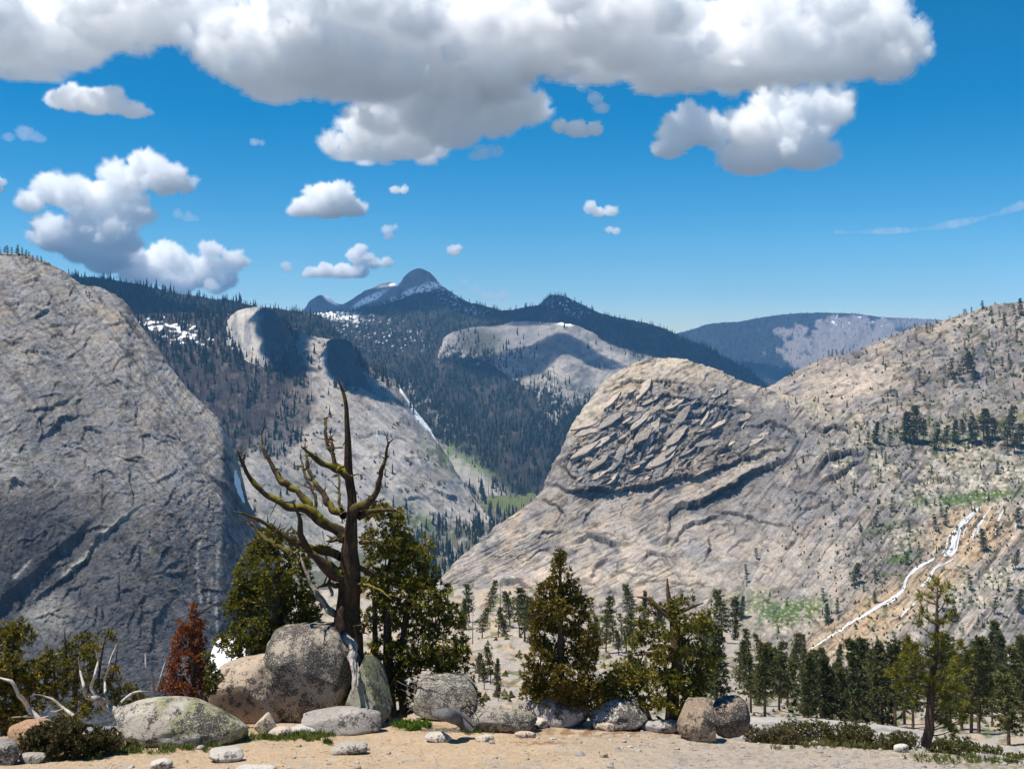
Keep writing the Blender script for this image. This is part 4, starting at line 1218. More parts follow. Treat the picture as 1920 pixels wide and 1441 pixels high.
GROUND = Mass('ground', [(-500, 1385, 27), (0, 1380, 27.5), (200, 1369, 28), (450, 1352, 28.6), (700, 1346, 29), (900, 1345, 29), (1100, 1350, 29), (1260, 1367, 28.4), (1400, 1389, 27.6), (1560, 1400, 27), (1700, 1406, 26.6), (1920, 1432, 25.5), (2400, 1490, 24)],
              [(-500, 1560, 16.5), (2400, 1600, 16)], [(0, 0), (0.5, 0.38), (0.8, 0.70), (1, 1)], relief=ground_relief, color=ground_color, mat=M_SAND, back=(0.7, 11), vstep=1.2)


def slab_color(x, y):
    n, n3 = fbm(x / 40, y / 10, 0, 4, 160), fbm(x / 5, y / 3, 0, 3, 161)
    c = lerp(base_col(x, (0.36, 0.33, 0.30)), (0.25, 0.235, 0.225), sm(0.0, 0.4, n))
    return np.clip(c * (1 + 0.12 * n3)[..., None], 0.03, 0.6)


SLAB = Mass('granite_slab', [(1280, 1362, 37), (1340, 1347, 38), (1400, 1342, 38.5), (1500, 1345, 38.5), (1600, 1352, 38.5), (1750, 1373, 38), (1920, 1403, 37), (2400, 1480, 35)],
            [(1280, 1420, 28.5), (1560, 1425, 28.5), (1920, 1462, 27.5), (2400, 1530, 26)], [(0, 0), (0.6, 0.55), (1, 1)],
            relief=lambda x, y: 1.5 * fbm(x / 70, y / 20, 0, 3, 162) + 0.4 * fbm(x / 10, y / 5, 0, 3, 163), color=slab_color, mat=M_BENCH, back=(0.6, 9), vstep=1.2)


# ------------------------------------------------------------------ mesh builder for wood and leaves
class MB:
    def __init__(self):
        self.V, self.T, self.Cc, self.n = [], [], [], 0

    def add(self, V, T, cc):
        self.V.append(np.asarray(V, np.float32))
        self.T.append(np.asarray(T, np.int32) + self.n)
        cc = np.asarray(cc, np.float32)
        self.Cc.append(np.broadcast_to(cc, (len(V), 3)))
        self.n += len(V)

    def tube(self, pts, rad, seg=8, col=(0.2, 0.15, 0.1), sub=4, groove=0.0, moss=0.0, mosscol=(0.225, 0.195, 0.022), rs=None, wob=0.0, flare=None):
        rs = rs or np.random.RandomState(1)
        pts, rad = np.array(pts, float), np.array(rad, float)
        t = np.concatenate([[0], np.cumsum(np.linalg.norm(np.diff(pts, axis=0), axis=1))])
        tt = np.linspace(0, t[-1], max(2, (len(pts) - 1) * sub + 1))
        p, r = pchip(t, pts, tt), pchip(t, rad, tt)
        if wob:
            ph = rs.uniform(0, 99)
            for a in range(3):
                p[1:, a] += wob * r[1:] * (gnoise(tt[1:] / (rad.max() * 5 + 1e-6), ph + a * 7.7, 0.0, 3) + 0.6 * gnoise(tt[1:] / (rad.max() * 1.8 + 1e-6), ph + a * 3.1, 0.0, 4))
        d = np.gradient(p, axis=0)
        d /= np.linalg.norm(d, axis=1)[:, None] + 1e-9
        ref = np.array([0.13, 0.99, 0.05]) if abs(d[0, 1]) < 0.9 else np.array([1, 0, 0.1])
        a1 = np.cross(d, ref)
        a1 /= np.linalg.norm(a1, axis=1)[:, None] + 1e-9
        a2 = np.cross(d, a1)
        th = np.linspace(0, 2 * PI, seg, endpoint=False)
        nn = len(p)
        rn = np.ones((nn, seg)) - groove * 0.4
        if wob:
            rn *= (1 + 0.28 * wob * gnoise(tt / (rad.max() * 2.5 + 1e-6), rs.uniform(0, 50), 0.0, 6))[:, None]
        if groove:
            rn += groove * fbm(np.cos(th)[None] * 3.2 + 0 * tt[:, None], np.sin(th)[None] * 3.2 + 0 * tt[:, None], (tt / (rad.max() * 9 + 1e-6))[:, None] + 0 * th[None], 3, int(rs.randint(50)))
        rr = r[:, None] * rn
        V = p[:, None] + a1[:, None] * (np.cos(th)[None, :, None] * rr[..., None]) + a2[:, None] * (np.sin(th)[None, :, None] * rr[..., None])
        q = np.arange(nn * seg).reshape(nn, seg)
        qn = np.roll(q, -1, 1)
        T = np.concatenate([np.stack([q[:-1], q[1:], qn[1:]], -1).reshape(-1, 3), np.stack([q[:-1], qn[1:], qn[:-1]], -1).reshape(-1, 3)])
        tip = np.array([[p[-1] + d[-1] * r[-1] * 1.5]]).reshape(1, 3)
        T = np.concatenate([T, np.stack([q[-1], np.full(seg, nn * seg), qn[-1]], -1)])
        cc = np.broadcast_to(np.array(col, float), (nn, seg, 3)).copy()
        Vf = V.reshape(-1, 3)
        cc *= (1 + 0.35 * fbm(Vf[:, 0] * 7, Vf[:, 1] * 7, Vf[:, 2] * 2.0, 3, 44).reshape(nn, seg, 1))
        if moss:
            up = (V - p[:, None])[..., 2] / (rr + 1e-9)
            nz = fbm(Vf[:, 0] * 2.2, Vf[:, 1] * 2.2, Vf[:, 2] * 2.2, 3, 45).reshape(nn, seg)
            f = np.clip(sm(0.0, 0.45, up + 0.9 * nz - 0.30) * moss, 0, 1)[..., None]
            cc = cc + (np.array(mosscol) - cc) * f
            V = V + (f * 0.35 * (0.6 + 0.8 * fbm(Vf[:, 0] * 14, Vf[:, 1] * 14, Vf[:, 2] * 14, 2, 46).reshape(nn, seg, 1))) * (V - p[:, None])
        self.add(np.concatenate([V.reshape(-1, 3), tip]), T, np.concatenate([cc.reshape(-1, 3), cc[-1:, 0]]))

    def blades(self, base, dirs, L, W, col, rs):
        """pointed little leaves: base (n,3), unit dirs (n,3), lengths and widths (n,), colours (n,3)"""
        n = len(base)
        s = np.cross(dirs, rs.normal(size=(n, 3)))
        s /= np.linalg.norm(s, axis=1)[:, None] + 1e-9
        m = base + dirs * (L * 0.5)[:, None]
        V = np.stack([base, m + s * W[:, None] * 0.5, base + dirs * L[:, None], m - s * W[:, None] * 0.5], 1).reshape(-1, 3)
        i = np.arange(n)[:, None] * 4
        T = np.concatenate([i + [0, 1, 2], i + [0, 2, 3]])
        self.add(V, T, np.repeat(col, 4, 0))

    def tufts(self, cen, axis, nb, L, W, col, rs, spread=0.8, var=0.25):
        """sprays of leaves round each centre"""
        n = len(cen)
        b = np.repeat(cen, nb, 0)
        dr = np.repeat(axis, nb, 0) + spread * rs.normal(size=(n * nb, 3))
        dr /= np.linalg.norm(dr, axis=1)[:, None] + 1e-9
        Ls = np.repeat(np.broadcast_to(L, n), nb) * rs.uniform(0.6, 1.25, n * nb)
        c = np.repeat(np.broadcast_to(col, (n, 3)), nb, 0) * rs.uniform(1 - var, 1 + var, (n * nb, 1))
        self.blades(b, dr, Ls, Ls * W * rs.uniform(0.7, 1.3, n * nb), c, rs)

    def mesh(self, name, mat, smooth=True):
        return mesh_np(name, np.concatenate(self.V), np.concatenate(self.T), [mat], np.clip(np.concatenate(self.Cc), 0, 1), smooth)


def unit(v):
    return v / (np.linalg.norm(v, axis=-1, keepdims=True) + 1e-9)


# ------------------------------------------------------------------ conifer templates, one metre tall, shared by their copies
def pine_parts(seed, kind='pine', rich=1.0):
    rs = np.random.RandomState(seed)
    tr, cr = MB(), MB()
    lean = rs.normal(size=2) * 0.02
    def axis(h):
        return np.stack([lean[0] * h * h * 4 * np.ones_like(h), lean[1] * h * h * 4 * np.ones_like(h), h], -1)
    hs_ = np.linspace(-0.04, 0.97, 6)
    tr.tube(axis(hs_), np.interp(hs_, [0, 1], [0.019, 0.003]), 6, (0.16, 0.11, 0.075), sub=2, rs=rs)
    if kind == 'pine':
        h0, lv, lmax, col = rs.uniform(0.16, 0.34), int(15 * rich), 0.21, np.array((0.090, 0.098, 0.028))
    elif kind == 'fir':
        h0, lv, lmax, col = 0.06, int(19 * rich), 0.20, np.array((0.072, 0.086, 0.026))
    else:
        h0, lv, lmax, col = 0.35, int(9 * rich), 0.17, np.array((0.105, 0.10, 0.03))
    cen, ax, cl, ln = [], [], [], []
    for li in range(lv):
        h = h0 + (0.98 - h0) * ((li + rs.uniform(-0.3, 0.3)) / lv)
        q = (h - h0) / (1 - h0)
        env = lmax * ((1 - q) ** (0.9 if kind == 'fir' else 0.65)) * (0.65 + 0.35 * min(1, q * 5)) + 0.02
        nbr = rs.randint(4, 7) if kind != 'sparse' else rs.randint(2, 5)
        a0 = rs.uniform(0, 6.28)
        for b in range(nbr):
            a = a0 + b * 2 * PI / nbr + rs.uniform(-0.4, 0.4)
            l = env * rs.uniform(0.45, 1.2)
            rise = rs.uniform(-0.15, 0.35) * l if kind != 'fir' else rs.uniform(-0.4, 0.0) * l
            p0 = axis(np.array([h]))[0]
            p1 = p0 + np.array([math.cos(a) * l, math.sin(a) * l, rise])
            tr.tube([p0, (p0 + p1) / 2 + [0, 0, -0.05 * l], p1], [0.005, 0.0035, 0.0015], 3, (0.15, 0.11, 0.08), sub=1, rs=rs)
            for tq in np.arange(0.25, 1.01, 0.14 / rich):
                jit = rs.normal(size=3) * 0.012
                cen.append(p0 + (p1 - p0) * tq + jit)
                ax.append([math.cos(a) * 0.6, math.sin(a) * 0.6, 0.55])
                cl.append(col * rs.uniform(0.75, 1.3) * np.array([1 + rs.uniform(-0.1, 0.15), 1, 1]))
                ln.append(rs.uniform(0.03, 0.05) / rich ** 0.5)
    cr.tufts(np.array(cen), unit(np.array(ax)), 9, np.array(ln), 0.30, np.array(cl), rs, spread=0.75)
    return tr.mesh('trunk', M_BARK), cr.mesh('crown', M_PINE, False)


PINE_T = [pine_parts(100 + i, 'pine') for i in range(6)] + [pine_parts(200 + i, 'fir') for i in range(3)] + [pine_parts(300 + i, 'sparse') for i in range(2)]
SMALL_T = [pine_parts(400 + i, ('pine', 'fir', 'pine', 'sparse')[i], 0.55) for i in range(4)]


def snag_mesh(seed):
    rs = np.random.RandomState(seed)
    m = MB()
    m.tube([(0, 0, -0.03), (rs.normal() * .01, 0, 0.5), (rs.normal() * .02, 0, 1)], [0.017, 0.010, 0.003], 5, (0.14, 0.115, 0.10), sub=2, rs=rs)
    for i in range(16):
        h, a, l = rs.uniform(0.3, 0.95), rs.uniform(0, 6.28), rs.uniform(0.04, 0.12)
        m.tube([(0, 0, h), (math.cos(a) * l, math.sin(a) * l, h + rs.uniform(-0.03, 0.03))], [0.004, 0.001], 3, (0.14, 0.115, 0.10), sub=1, rs=rs)
    return m.mesh('dead_trunk', M_BARK)


SNAG_T = [snag_mesh(500 + i) for i in range(3)]
NTREE = [0]


def tree(pos, height, label, group, tmpl, rot, cat='pine tree', name='pine_tree', wide=1.0):
    e = empty(name, pos, label, cat, group)
    e.rotation_euler = (0, 0, rot)
    e.scale = (height * wide, height * wide, height)
    for part, me_ in zip(('trunk', 'crown'), tmpl):
        o_ = bpy.data.objects.new(part, me_)
        C.objects.link(o_)
        o_.parent = e
    NTREE[0] += 1
    return e


RS = np.random.RandomState(11)
ORD = ('leftmost', 'second from the left', 'third from the left', 'fourth from the left', 'fifth from the left', 'sixth from the left', 'seventh from the left', 'eighth from the left', 'ninth from the left', 'tenth from the left')


def ranked(lst, plural):
    """a label for each tree of a short row: its height and its rank from the nearer end"""
    order = sorted(range(len(lst)), key=lambda i: lst[i][0])
    hs = [q[2] for q in lst]
    lo, hi = sorted(hs)[len(hs) // 3], sorted(hs)[(2 * len(hs)) // 3]
    out = [None] * len(lst)
    for r, i in enumerate(order):
        word = 'short' if hs[i] < lo else 'tall' if hs[i] > hi else 'mid-sized'
        back = len(lst) - 1 - r
        pos = ORD[r] if r <= back else ('rightmost' if back == 0 else ORD[back].replace('left', 'right'))
        out[i] = word + ' one, ' + pos + ' of the ' + plural.replace('of the stand above the right-hand slab', 'above the right-hand slab').replace('left of the pointed juniper', 'by the pointed juniper')
    return out


# trees of the bench: px, py of the foot, height in photo px, template
MIDPINES = {
    'slender pine standing on the pale slabs in the gap left of the pointed juniper': ('pines in the gap left of the pointed juniper',
        [(881, 1168, 76, 0), (935, 1195, 62, 9), (957, 1176, 68, 2), (984, 1205, 104, 3), (996, 1208, 92, 4), (975, 1196, 80, 10), (905, 1192, 60, 2), (947, 1190, 50, 6)]),
    'short bushy pine low on the slabs beside the right edge of the large juniper clump': ('low pines beside the juniper clump', [(921, 1285, 74, 0), (932, 1287, 52, 7), (935, 1318, 36, 1), (870, 1180, 60, 7)]),
    'thin pine standing between the pointed juniper and the gnarled juniper': ('pines between the two middle junipers',
        [(1137, 1225, 105, 1), (1150, 1205, 70, 10), (1166, 1205, 58, 9), (1175, 1225, 78, 3), (1120, 1215, 60, 7), (1160, 1230, 50, 2), (1190, 1200, 56, 9)]),
    'pine on the bench just right of the gnarled juniper': ('pines right of the gnarled juniper',
        [(1355, 1205, 98, 2), (1378, 1200, 84, 4), (1345, 1310, 150, 8), (1387, 1290, 90, 1), (1408, 1335, 100, 5), (1400, 1240, 60, 0), (1330, 1230, 80, 5), (1320, 1265, 110, 2), (1338, 1290, 80, 7)]),
    'bushy dark conifer in the dense stand above the right-hand slab': ('conifers of the stand above the right-hand slab',
        [(1434, 1345, 128, 5), (1460, 1335, 100, 0), (1476, 1330, 86, 2), (1512, 1345, 118, 6), (1546, 1348, 108, 7), (1560, 1350, 90, 8), (1578, 1345, 96, 1), (1600, 1335, 132, 8), (1612, 1350, 140, 6),
         (1636, 1345, 118, 3), (1655, 1360, 144, 7), (1678, 1362, 150, 4), (1696, 1355, 120, 2), (1712, 1368, 138, 0), (1583, 1352, 60, 8), (1530, 1340, 64, 2), (1625, 1350, 80, 7), (1422, 1320, 90, 6)]),
    'pine behind the tall lone pine near the right-hand border': ('pines behind the tall lone pine',
        [(1782, 1372, 160, 1), (1822, 1378, 168, 3), (1836, 1376, 150, 5), (1805, 1372, 130, 4), (1848, 1340, 118, 2), (1868, 1300, 120, 6), (1880, 1302, 104, 7), (1906, 1310, 112, 8), (1765, 1360, 120, 7),
         (1890, 1340, 90, 0), (1918, 1350, 120, 1), (1860, 1360, 84, 4), (1750, 1350, 130, 0), (1935, 1330, 130, 2), (1960, 1350, 130, 3)]),
    'small dark conifer along the edge of the bench under the wet orange slabs': ('small conifers along the bench edge',
        [(1440, 1240, 34, 6), (1456, 1245, 32, 7), (1486, 1255, 46, 6), (1512, 1262, 48, 8), (1524, 1263, 44, 7), (1548, 1262, 26, 6), (1470, 1252, 24, 8), (1500, 1258, 30, 0), (1426, 1232, 40, 1), (1575, 1275, 40, 8), (1640, 1283, 50, 6), (1660, 1285, 44, 7)]),
}
for lab, (grp, lst) in MIDPINES.items():
    names = ranked(lst, grp) if len(lst) <= 18 else [lab] * len(lst)
    for (px, py, hp, ti), nm in zip(lst, names):
        p, k, _ = BENCH.at(px, py)
        tree(p, hp * k * (1.12 if px > 1400 else 1.0), nm, grp, PINE_T[ti], RS.uniform(0, 6.28), 'conifer' if 'conifer' in lab else 'pine tree', 'conifer' if 'conifer' in lab else 'pine_tree', RS.uniform(0.85, 1.2) * (1.15 if ti > 5 and ti < 9 else 1))
p, k, _ = BENCH.at(1893, 1400)
tree(p, 128 * k, 'orange tinged low pine with a flat crown at the lower right corner of the stand', None, PINE_T[2], 1.0, 'pine tree', 'pine_tree', 1.5)
# more, smaller ones between them
px, py, G3, K3 = BENCH.scatter(800, lambda x, y: 0.05 + 0.30 * sm(1380, 1500, x) * sm(1200, 1260, y) + 0.10 * (x > 1100) * (y < 1250), RS, (850, 1960, 1110, 1350))
for i in range(len(px)):
    right = px[i] > 1400
    tree(Vector(G3[i]), RS.uniform(26, 76) * K3[i] * (1.15 if right else 0.85), 'small young conifer filling in the dense stand at lower right' if right else 'small young conifer dotted on the pale bench in the middle',
         'small conifers of the right-hand stand' if right else 'small conifers on the middle bench', PINE_T[RS.randint(0, 9)], RS.uniform(0, 6.28), 'conifer', 'conifer', RS.uniform(0.9, 1.3))
px, py, G3, K3 = BENCH.scatter(70, lambda x, y: 0.5, RS, (880, 1900, 1120, 1300))
for i in range(len(px)):
    e = ob('dead_tree', SNAG_T[i % 3], None, Vector(G3[i]))
    e.scale = (RS.uniform(36, 75) * K3[i],) * 3
    e.rotation_euler = (0, 0, RS.uniform(0, 6))
    tag(e, 'thin leafless dead trunk standing among the green pines of the bench', 'dead tree', 'dead trunks on the bench')

# trees of the right-hand slopes
HILL = {
    'pine of the row standing along the rocky shelf on the right slope': ('pines along the rocky shelf', RIGHT,
        [(1640, 832, 42), (1668, 838, 34), (1697, 828, 58), (1712, 832, 62), (1721, 832, 74), (1733, 830, 46), (1752, 842, 40), (1773, 842, 48), (1790, 828, 44), (1806, 826, 42), (1822, 832, 40),
         (1831, 832, 54), (1844, 826, 62), (1853, 836, 40), (1866, 824, 44), (1888, 836, 80), (1902, 850, 40), (1912, 842, 50), (1758, 826, 36), (1626, 846, 34)]),
    'single dark conifer standing on the striped slabs of the right slope': ('conifers on the striped slabs', RIGHT,
        [(1673, 957, 30), (1642, 984, 32), (1575, 990, 22), (1612, 996, 20), (1710, 860, 26), (1660, 870, 24), (1688, 905, 20), (1560, 955, 20), (1650, 905, 22), (1888, 852, 26), (1870, 890, 24), (1600, 925, 18)]),
    'small conifer beside the waterfalls and ledges on the lower right slope': ('conifers beside the waterfalls', RIGHT,
        [(1766, 970, 30), (1772, 985, 36), (1845, 1034, 44), (1870, 1000, 30), (1908, 990, 40), (1602, 1098, 46), (1610, 1085, 30), (1643, 1090, 24), (1668, 1000, 20), (1705, 1000, 24), (1865, 1152, 36),
         (1890, 1110, 28), (1905, 1070, 40), (1418, 1050, 22), (1400, 1092, 26), (1398, 1076, 20), (1390, 1160, 44), (1552, 1170, 40), (1570, 1150, 32), (1545, 1130, 30), (1700, 1060, 26), (1640, 1130, 26),
         (1820, 1110, 30), (1790, 1160, 36), (1910, 1150, 44), (1755, 1000, 34)]),
    'dark pine of the clumps high on the right hillside': ('pine clumps high on the right hillside', UPPER,
        [(1773, 706, 26), (1783, 704, 34), (1778, 712, 24), (1806, 702, 34), (1814, 700, 42), (1822, 704, 38), (1799, 712, 30), (1790, 716, 26), (1826, 712, 24), (1827, 676, 22), (1770, 726, 20), (1724, 720, 30),
         (1716, 736, 22), (1715, 742, 18), (1671, 746, 20), (1681, 748, 16), (1656, 755, 14), (1892, 680, 20), (1906, 640, 24), (1857, 690, 20), (1862, 672, 18), (1808, 655, 18), (1816, 648, 20), (1895, 700, 30), (1880, 690, 26)]),
    'pine on the crest line of the right hillside against the sky': ('pines on the right hillside crest', UPPER,
        [(1910, 588, 30), (1916, 590, 34), (1903, 586, 20), (1841, 576, 16), (1845, 577, 14), (1822, 582, 12), (1812, 586, 11), (1808, 589, 14), (1798, 595, 9), (1884, 571, 7), (1893, 572, 6), (1866, 574, 8), (1738, 626, 20),
         (1744, 624, 18), (1749, 622, 14), (1716, 622, 14), (1707, 624, 12), (1695, 628, 10), (1702, 640, 14), (1718, 640, 14), (1672, 634, 10), (1580, 668, 14), (1570, 670, 12), (1560, 672, 16), (1555, 675, 16), (1595, 664, 10),
         (1644, 670, 14), (1700, 650, 10), (1860, 598, 18), (1885, 610, 26), (1905, 618, 28), (1875, 600, 16), (1535, 682, 8), (1520, 690, 9), (1780, 598, 8), (1650, 642, 8)]),
}
_w = HILL.pop('small conifer beside the waterfalls and ledges on the lower right slope')
HILL['left'] = ('small conifers left of the water slide', _w[1], [q for q in _w[2] if q[0] < 1700])
HILL['right'] = ('small conifers around the waterfall', _w[1], [q for q in _w[2] if q[0] >= 1700])
for lab, (grp, host, lst) in HILL.items():
    names = ranked(lst, grp) if len(lst) <= 20 else [lab] * len(lst)
    for (px, py, hp), nm in zip(lst, names):
        p, k, _ = host.at(px, py)
        tree(p, hp * k, nm, grp, PINE_T[RS.randint(0, 9)] if hp > 36 else SMALL_T[RS.randint(0, 3)], RS.uniform(0, 6.28), 'conifer' if 'conifer' in grp else 'pine tree', 'conifer' if 'conifer' in grp else 'pine_tree', RS.uniform(0.9, 1.35))
for lab, grp, host, lst in (('pine of the dark fringe on the summit edge of the left granite dome', 'pines on the left dome summit', LEFT,
                             [(-30, 482, 18), (-14, 480, 17), (0, 478, 18), (8, 478, 16), (15, 478, 19), (23, 478, 16), (30, 478, 15), (35, 478, 20), (42, 478, 15), (48, 481, 14), (54, 483, 13), (62, 487, 12), (70, 489, 12), (78, 492, 13), (84, 495, 8), (168, 565, 18), (162, 556, 12)]),
                            ('tiny shrubby conifer on the bare top of the flaked dome', 'tiny conifers on the flaked dome', RIGHT,
                             [(1365, 712, 9), (1359, 706, 9), (1277, 676, 5), (1300, 682, 5), (1176, 692, 6), (1195, 688, 5), (1330, 694, 5), (1352, 745, 12), (1493, 756, 12), (1437, 733, 9), (1528, 755, 12), (1535, 757, 12), (1430, 740, 8)])):
    for (px, py, hp), nm in zip(lst, ranked(lst, grp)):
        p, k, _ = host.at(px, py)
        tree(p, hp * k, nm, grp, SMALL_T[RS.randint(0, 3)], RS.uniform(0, 6.28), 'pine tree' if 'pine' in lab else 'conifer', 'pine_tree' if 'pine of' in lab else 'conifer', RS.uniform(1.0, 1.4))


# ------------------------------------------------------------------ the far woods, past counting: one mesh for each mountain side
def wood(name, host, n, dens, hgt, rs, box=None, dead=0.0, col=(0.022, 0.034, 0.018), wide=0.155, var=0.5):
    px, py, G, K = host.scatter(n, dens, rs, box)
    m = len(px)
    h = (hgt(px, py) if callable(hgt) else hgt) * rs.uniform(0.42, 1.35, m) * K
    isd = rs.uniform(size=m) < (dead(px, py) if callable(dead) else dead)
    Vs, Ts, Cs = [], [], []
    off = 0
    for flag in (False, True):
        s = isd == flag
        k = int(s.sum())
        if not k:
            continue
        g, hh = G[s], h[s]
        a0 = rs.uniform(0, 6.28, k)
        if flag:
            tiers = [(0.0, 1.0, 0.024)]
            ns = 3
            c = np.array((0.105, 0.085, 0.078)) * rs.uniform(0.7, 1.3, (k, 1))
        else:
            tiers = [(0.08, 0.55, wide), (0.33, 0.80, wide * 0.72), (0.62, 1.0, wide * 0.42)]
            ns = 5
            c = np.array(col) * rs.uniform(1 - var, 1 + var, (k, 1)) * np.array([1, 1, 1]) * rs.uniform(0.9, 1.12, (k, 3))
        lean = rs.normal(size=(k, 2)) * 0.02
        for z0, z1, rad in tiers:
            th = a0[:, None] + np.arange(ns) * 2 * PI / ns + rs.uniform(-0.3, 0.3, (k, ns))
            rr = rad * hh[:, None] * rs.uniform(0.55, 1.35, (k, ns))
            zz = (z0 + rs.uniform(-0.06, 0.06, (k, ns))) * hh[:, None]
            ring = np.stack([g[:, None, 0] + np.cos(th) * rr, g[:, None, 1] + np.sin(th) * rr, g[:, None, 2] + zz], -1)
            apex = np.stack([g[:, 0] + lean[:, 0] * hh, g[:, 1] + lean[:, 1] * hh, g[:, 2] + z1 * hh], -1)[:, None]
            V = np.concatenate([ring, apex], 1).reshape(-1, 3)
            b = np.arange(k)[:, None, None] * (ns + 1)
            tri = np.stack([np.arange(ns), (np.arange(ns) + 1) % ns, np.full(ns, ns)], -1)[None]
            Vs.append(V)
            Ts.append((b + tri).reshape(-1, 3) + off)
            Cs.append(np.repeat(c, ns + 1, 0))
            off += len(V)
    return tag(ob(name, mesh_np(name, np.concatenate(Vs), np.concatenate(Ts), [M_FARTREE], np.concatenate(Cs), False)), kind='stuff')


RW = np.random.RandomState(21)
wood('forest', RIDGE, 8000, lambda x, y: 1.0, 12.5, RW, (60, 640, 490, 720))
wood('forest', RIDGE, 500, lambda x, y: 0.9 * (np.abs(y - np.interp(x, [120, 250, 400, 500, 560], [514, 530, 558, 576, 584])) < 6), 17, RW, (60, 600, 500, 600))


def wall_wood(x, y):
    a, burn, low, n = apron_mask(x, y)
    snowy = ell(x, y, 320, 618, 90, 22, -14, 0.7)
    bare = np.clip(a * (1 - burn), 0, 1)
    return np.clip(0.85 * (1 - bare) * (1 - 0.75 * snowy) + 0.03 * bare, 0, 1)


def wall_dead(x, y):
    a, burn, low, n = apron_mask(x, y)
    return np.clip(0.25 + 0.70 * sm(620, 700, y - 0.15 * (x - 300)) - 0.35 * (n > 0.25), 0, 0.92)


wood('burnt_forest', WALL, 24000, wall_wood, 17, RW, (200, 960, 590, 1100), dead=wall_dead)
wood('forest', WALL, 700, lambda x, y: 0.75 * (ell(x, y, 830, 1020, 110, 26, -38, 0.6) + ell(x, y, 700, 700, 60, 14, -40, 0.5) + ell(x, y, 660, 720, 50, 26, 0, 0.5)), 20, RW, (500, 960, 590, 1100), dead=0.35)


def slope_wood(x, y):
    bare = np.clip(ell(x, y, 860, 880, 130, 22, -36, 0.6) * 0.85, 0, 1)
    return np.clip(0.9 - bare - 0.75 * ell(x, y, 610, 590, 58, 10, -6, 0.5), 0.05, 1)


def slope_dead(x, y):
    n = fbm(x / 60, y / 50, 0, 3, 170)
    return np.clip(0.10 + 0.55 * sm(0.0, 0.3, n) * (y > 620) + 0.6 * ell(x, y, 960, 890, 120, 50, -20, 0.6) + 0.4 * ell(x, y, 1000, 700, 60, 60, 0, 0.6), 0, 0.9)


wood('forest', SLOPE, 40000, slope_wood, lambda x, y: 9 + 5.5 * sm(560, 900, y), RW, (540, 1520, 540, 955), dead=slope_dead)
wood('forest', PEAK, 1500, lambda x, y: 0.8 * sm(-4, 14, y - np.interp(x, [560, 640, 700, 760, 830, 900], [596, 576, 568, 556, 545, 575])), 7, RW, (560, 960, 500, 640))
wood('forest', SHOULDER, 3500, lambda x, y: np.clip(0.75 * ell(x, y, 905, 650, 52, 30, 0, 0.6) + 0.8 * ell(x, y, 1200, 640, 60, 20, -25, 0.6) + 0.5 * ell(x, y, 930, 690, 90, 26, 30, 0.6) + 0.45 * ell(x, y, 1040, 760, 40, 60, 20, 0.6) + 0.05, 0, 1) * (fbm(x / 18, y / 18, 0, 3, 171) > -0.15), 12, RW, (825, 1300, 600, 870), dead=0.3)
wood('forest', FAR, 7000, lambda x, y: 0.9 - 0.8 * sm(-0.05, 0.15, ell(x, y, 1600, 650, 130, 55, 0, 0.7) - 0.45 + 0.6 * fbm(x / 28, y / 22, 0, 4, 120)) - 0.6 * ell(x, y, 1720, 605, 60, 12, 0, 0.6), 5.0, RW, (1200, 1800, 585, 740))
wood('forest', VALLEY, 2600, lambda x, y: 0.9 * (1 - ell(x, y, 965, 936, 60, 15, 8, 0.3)) * (0.2 + 0.8 * (fbm(x / 25, y / 15, 0, 3, 172) > -0.1)), 26, RW, (740, 1120, 905, 1120), dead=lambda x, y: 0.45 + 0.3 * (y < 960))
wood('scattered_hillside_trees', UPPER, 700, lambda x, y: np.clip(0.10 + 0.5 * sm(1600, 1850, x) * (fbm(x / 25, y / 16, 0, 3, 173) > 0.0), 0, 1), 13, RW, (1480, 2200, 570, 850), dead=0.3, col=(0.07, 0.08, 0.035))
wood('scattered_hillside_trees', RIGHT, 1100, lambda x, y: np.clip(0.03 + 0.4 * right_masks(x.astype(np.float32), y.astype(np.float32))[2] + 0.10 * (x > 1600), 0, 1) * (x > 1380), 14, RW, (1380, 2200, 760, 1260), dead=0.3, col=(0.07, 0.08, 0.035))

for host, nn_, bx, dn in ((RIGHT, 5200, (1380, 2100, 760, 1290), lambda x, y: np.clip(0.10 + 0.9 * sm(0.0, 0.3, fbm(x / 22, y / 14, 0, 4, 190) + 0.25 * sm(1450, 1650, x) - 0.10), 0, 1) * sm(1400, 1540, x + 40 * fbm(x / 30, y / 30, 0, 2, 191))),
                          (UPPER, 3200, (1460, 2100, 570, 850), lambda x, y: np.clip(0.06 + 0.9 * sm(0.05, 0.3, fbm(x / 22, y / 12, 0, 4, 192) + 0.2 * sm(1600, 1850, x) - 0.08), 0, 1)),
                          (WALL, 2600, (430, 940, 640, 1080), lambda x, y: 0.8 * sm(0.05, 0.3, fbm(x / 22, y / 16, 0, 4, 193))),
                          (LEFT, 500, (0, 480, 930, 1230), lambda x, y: 0.8 * sm(0.2, 0.4, fbm(x / 26, y / 20, 0, 4, 194)) * (1 - sm(1080, 1140, y)))):
    wood('scrub', host, nn_, dn, 4.2, RW, bx, col=(0.055, 0.062, 0.026), wide=0.62, var=0.5)

wood('undergrowth', BENCH, 2600, lambda x, y: 0.8 * sm(-0.05, 0.3, fbm(x / 40, y / 14, 0, 4, 195) + 0.25 * sm(1350, 1500, x)), lambda x, y: 7 + 5 * sm(1150, 1330, y), RW, (840, 1980, 1108, 1360), col=(0.075, 0.078, 0.03), wide=0.62, var=0.5)

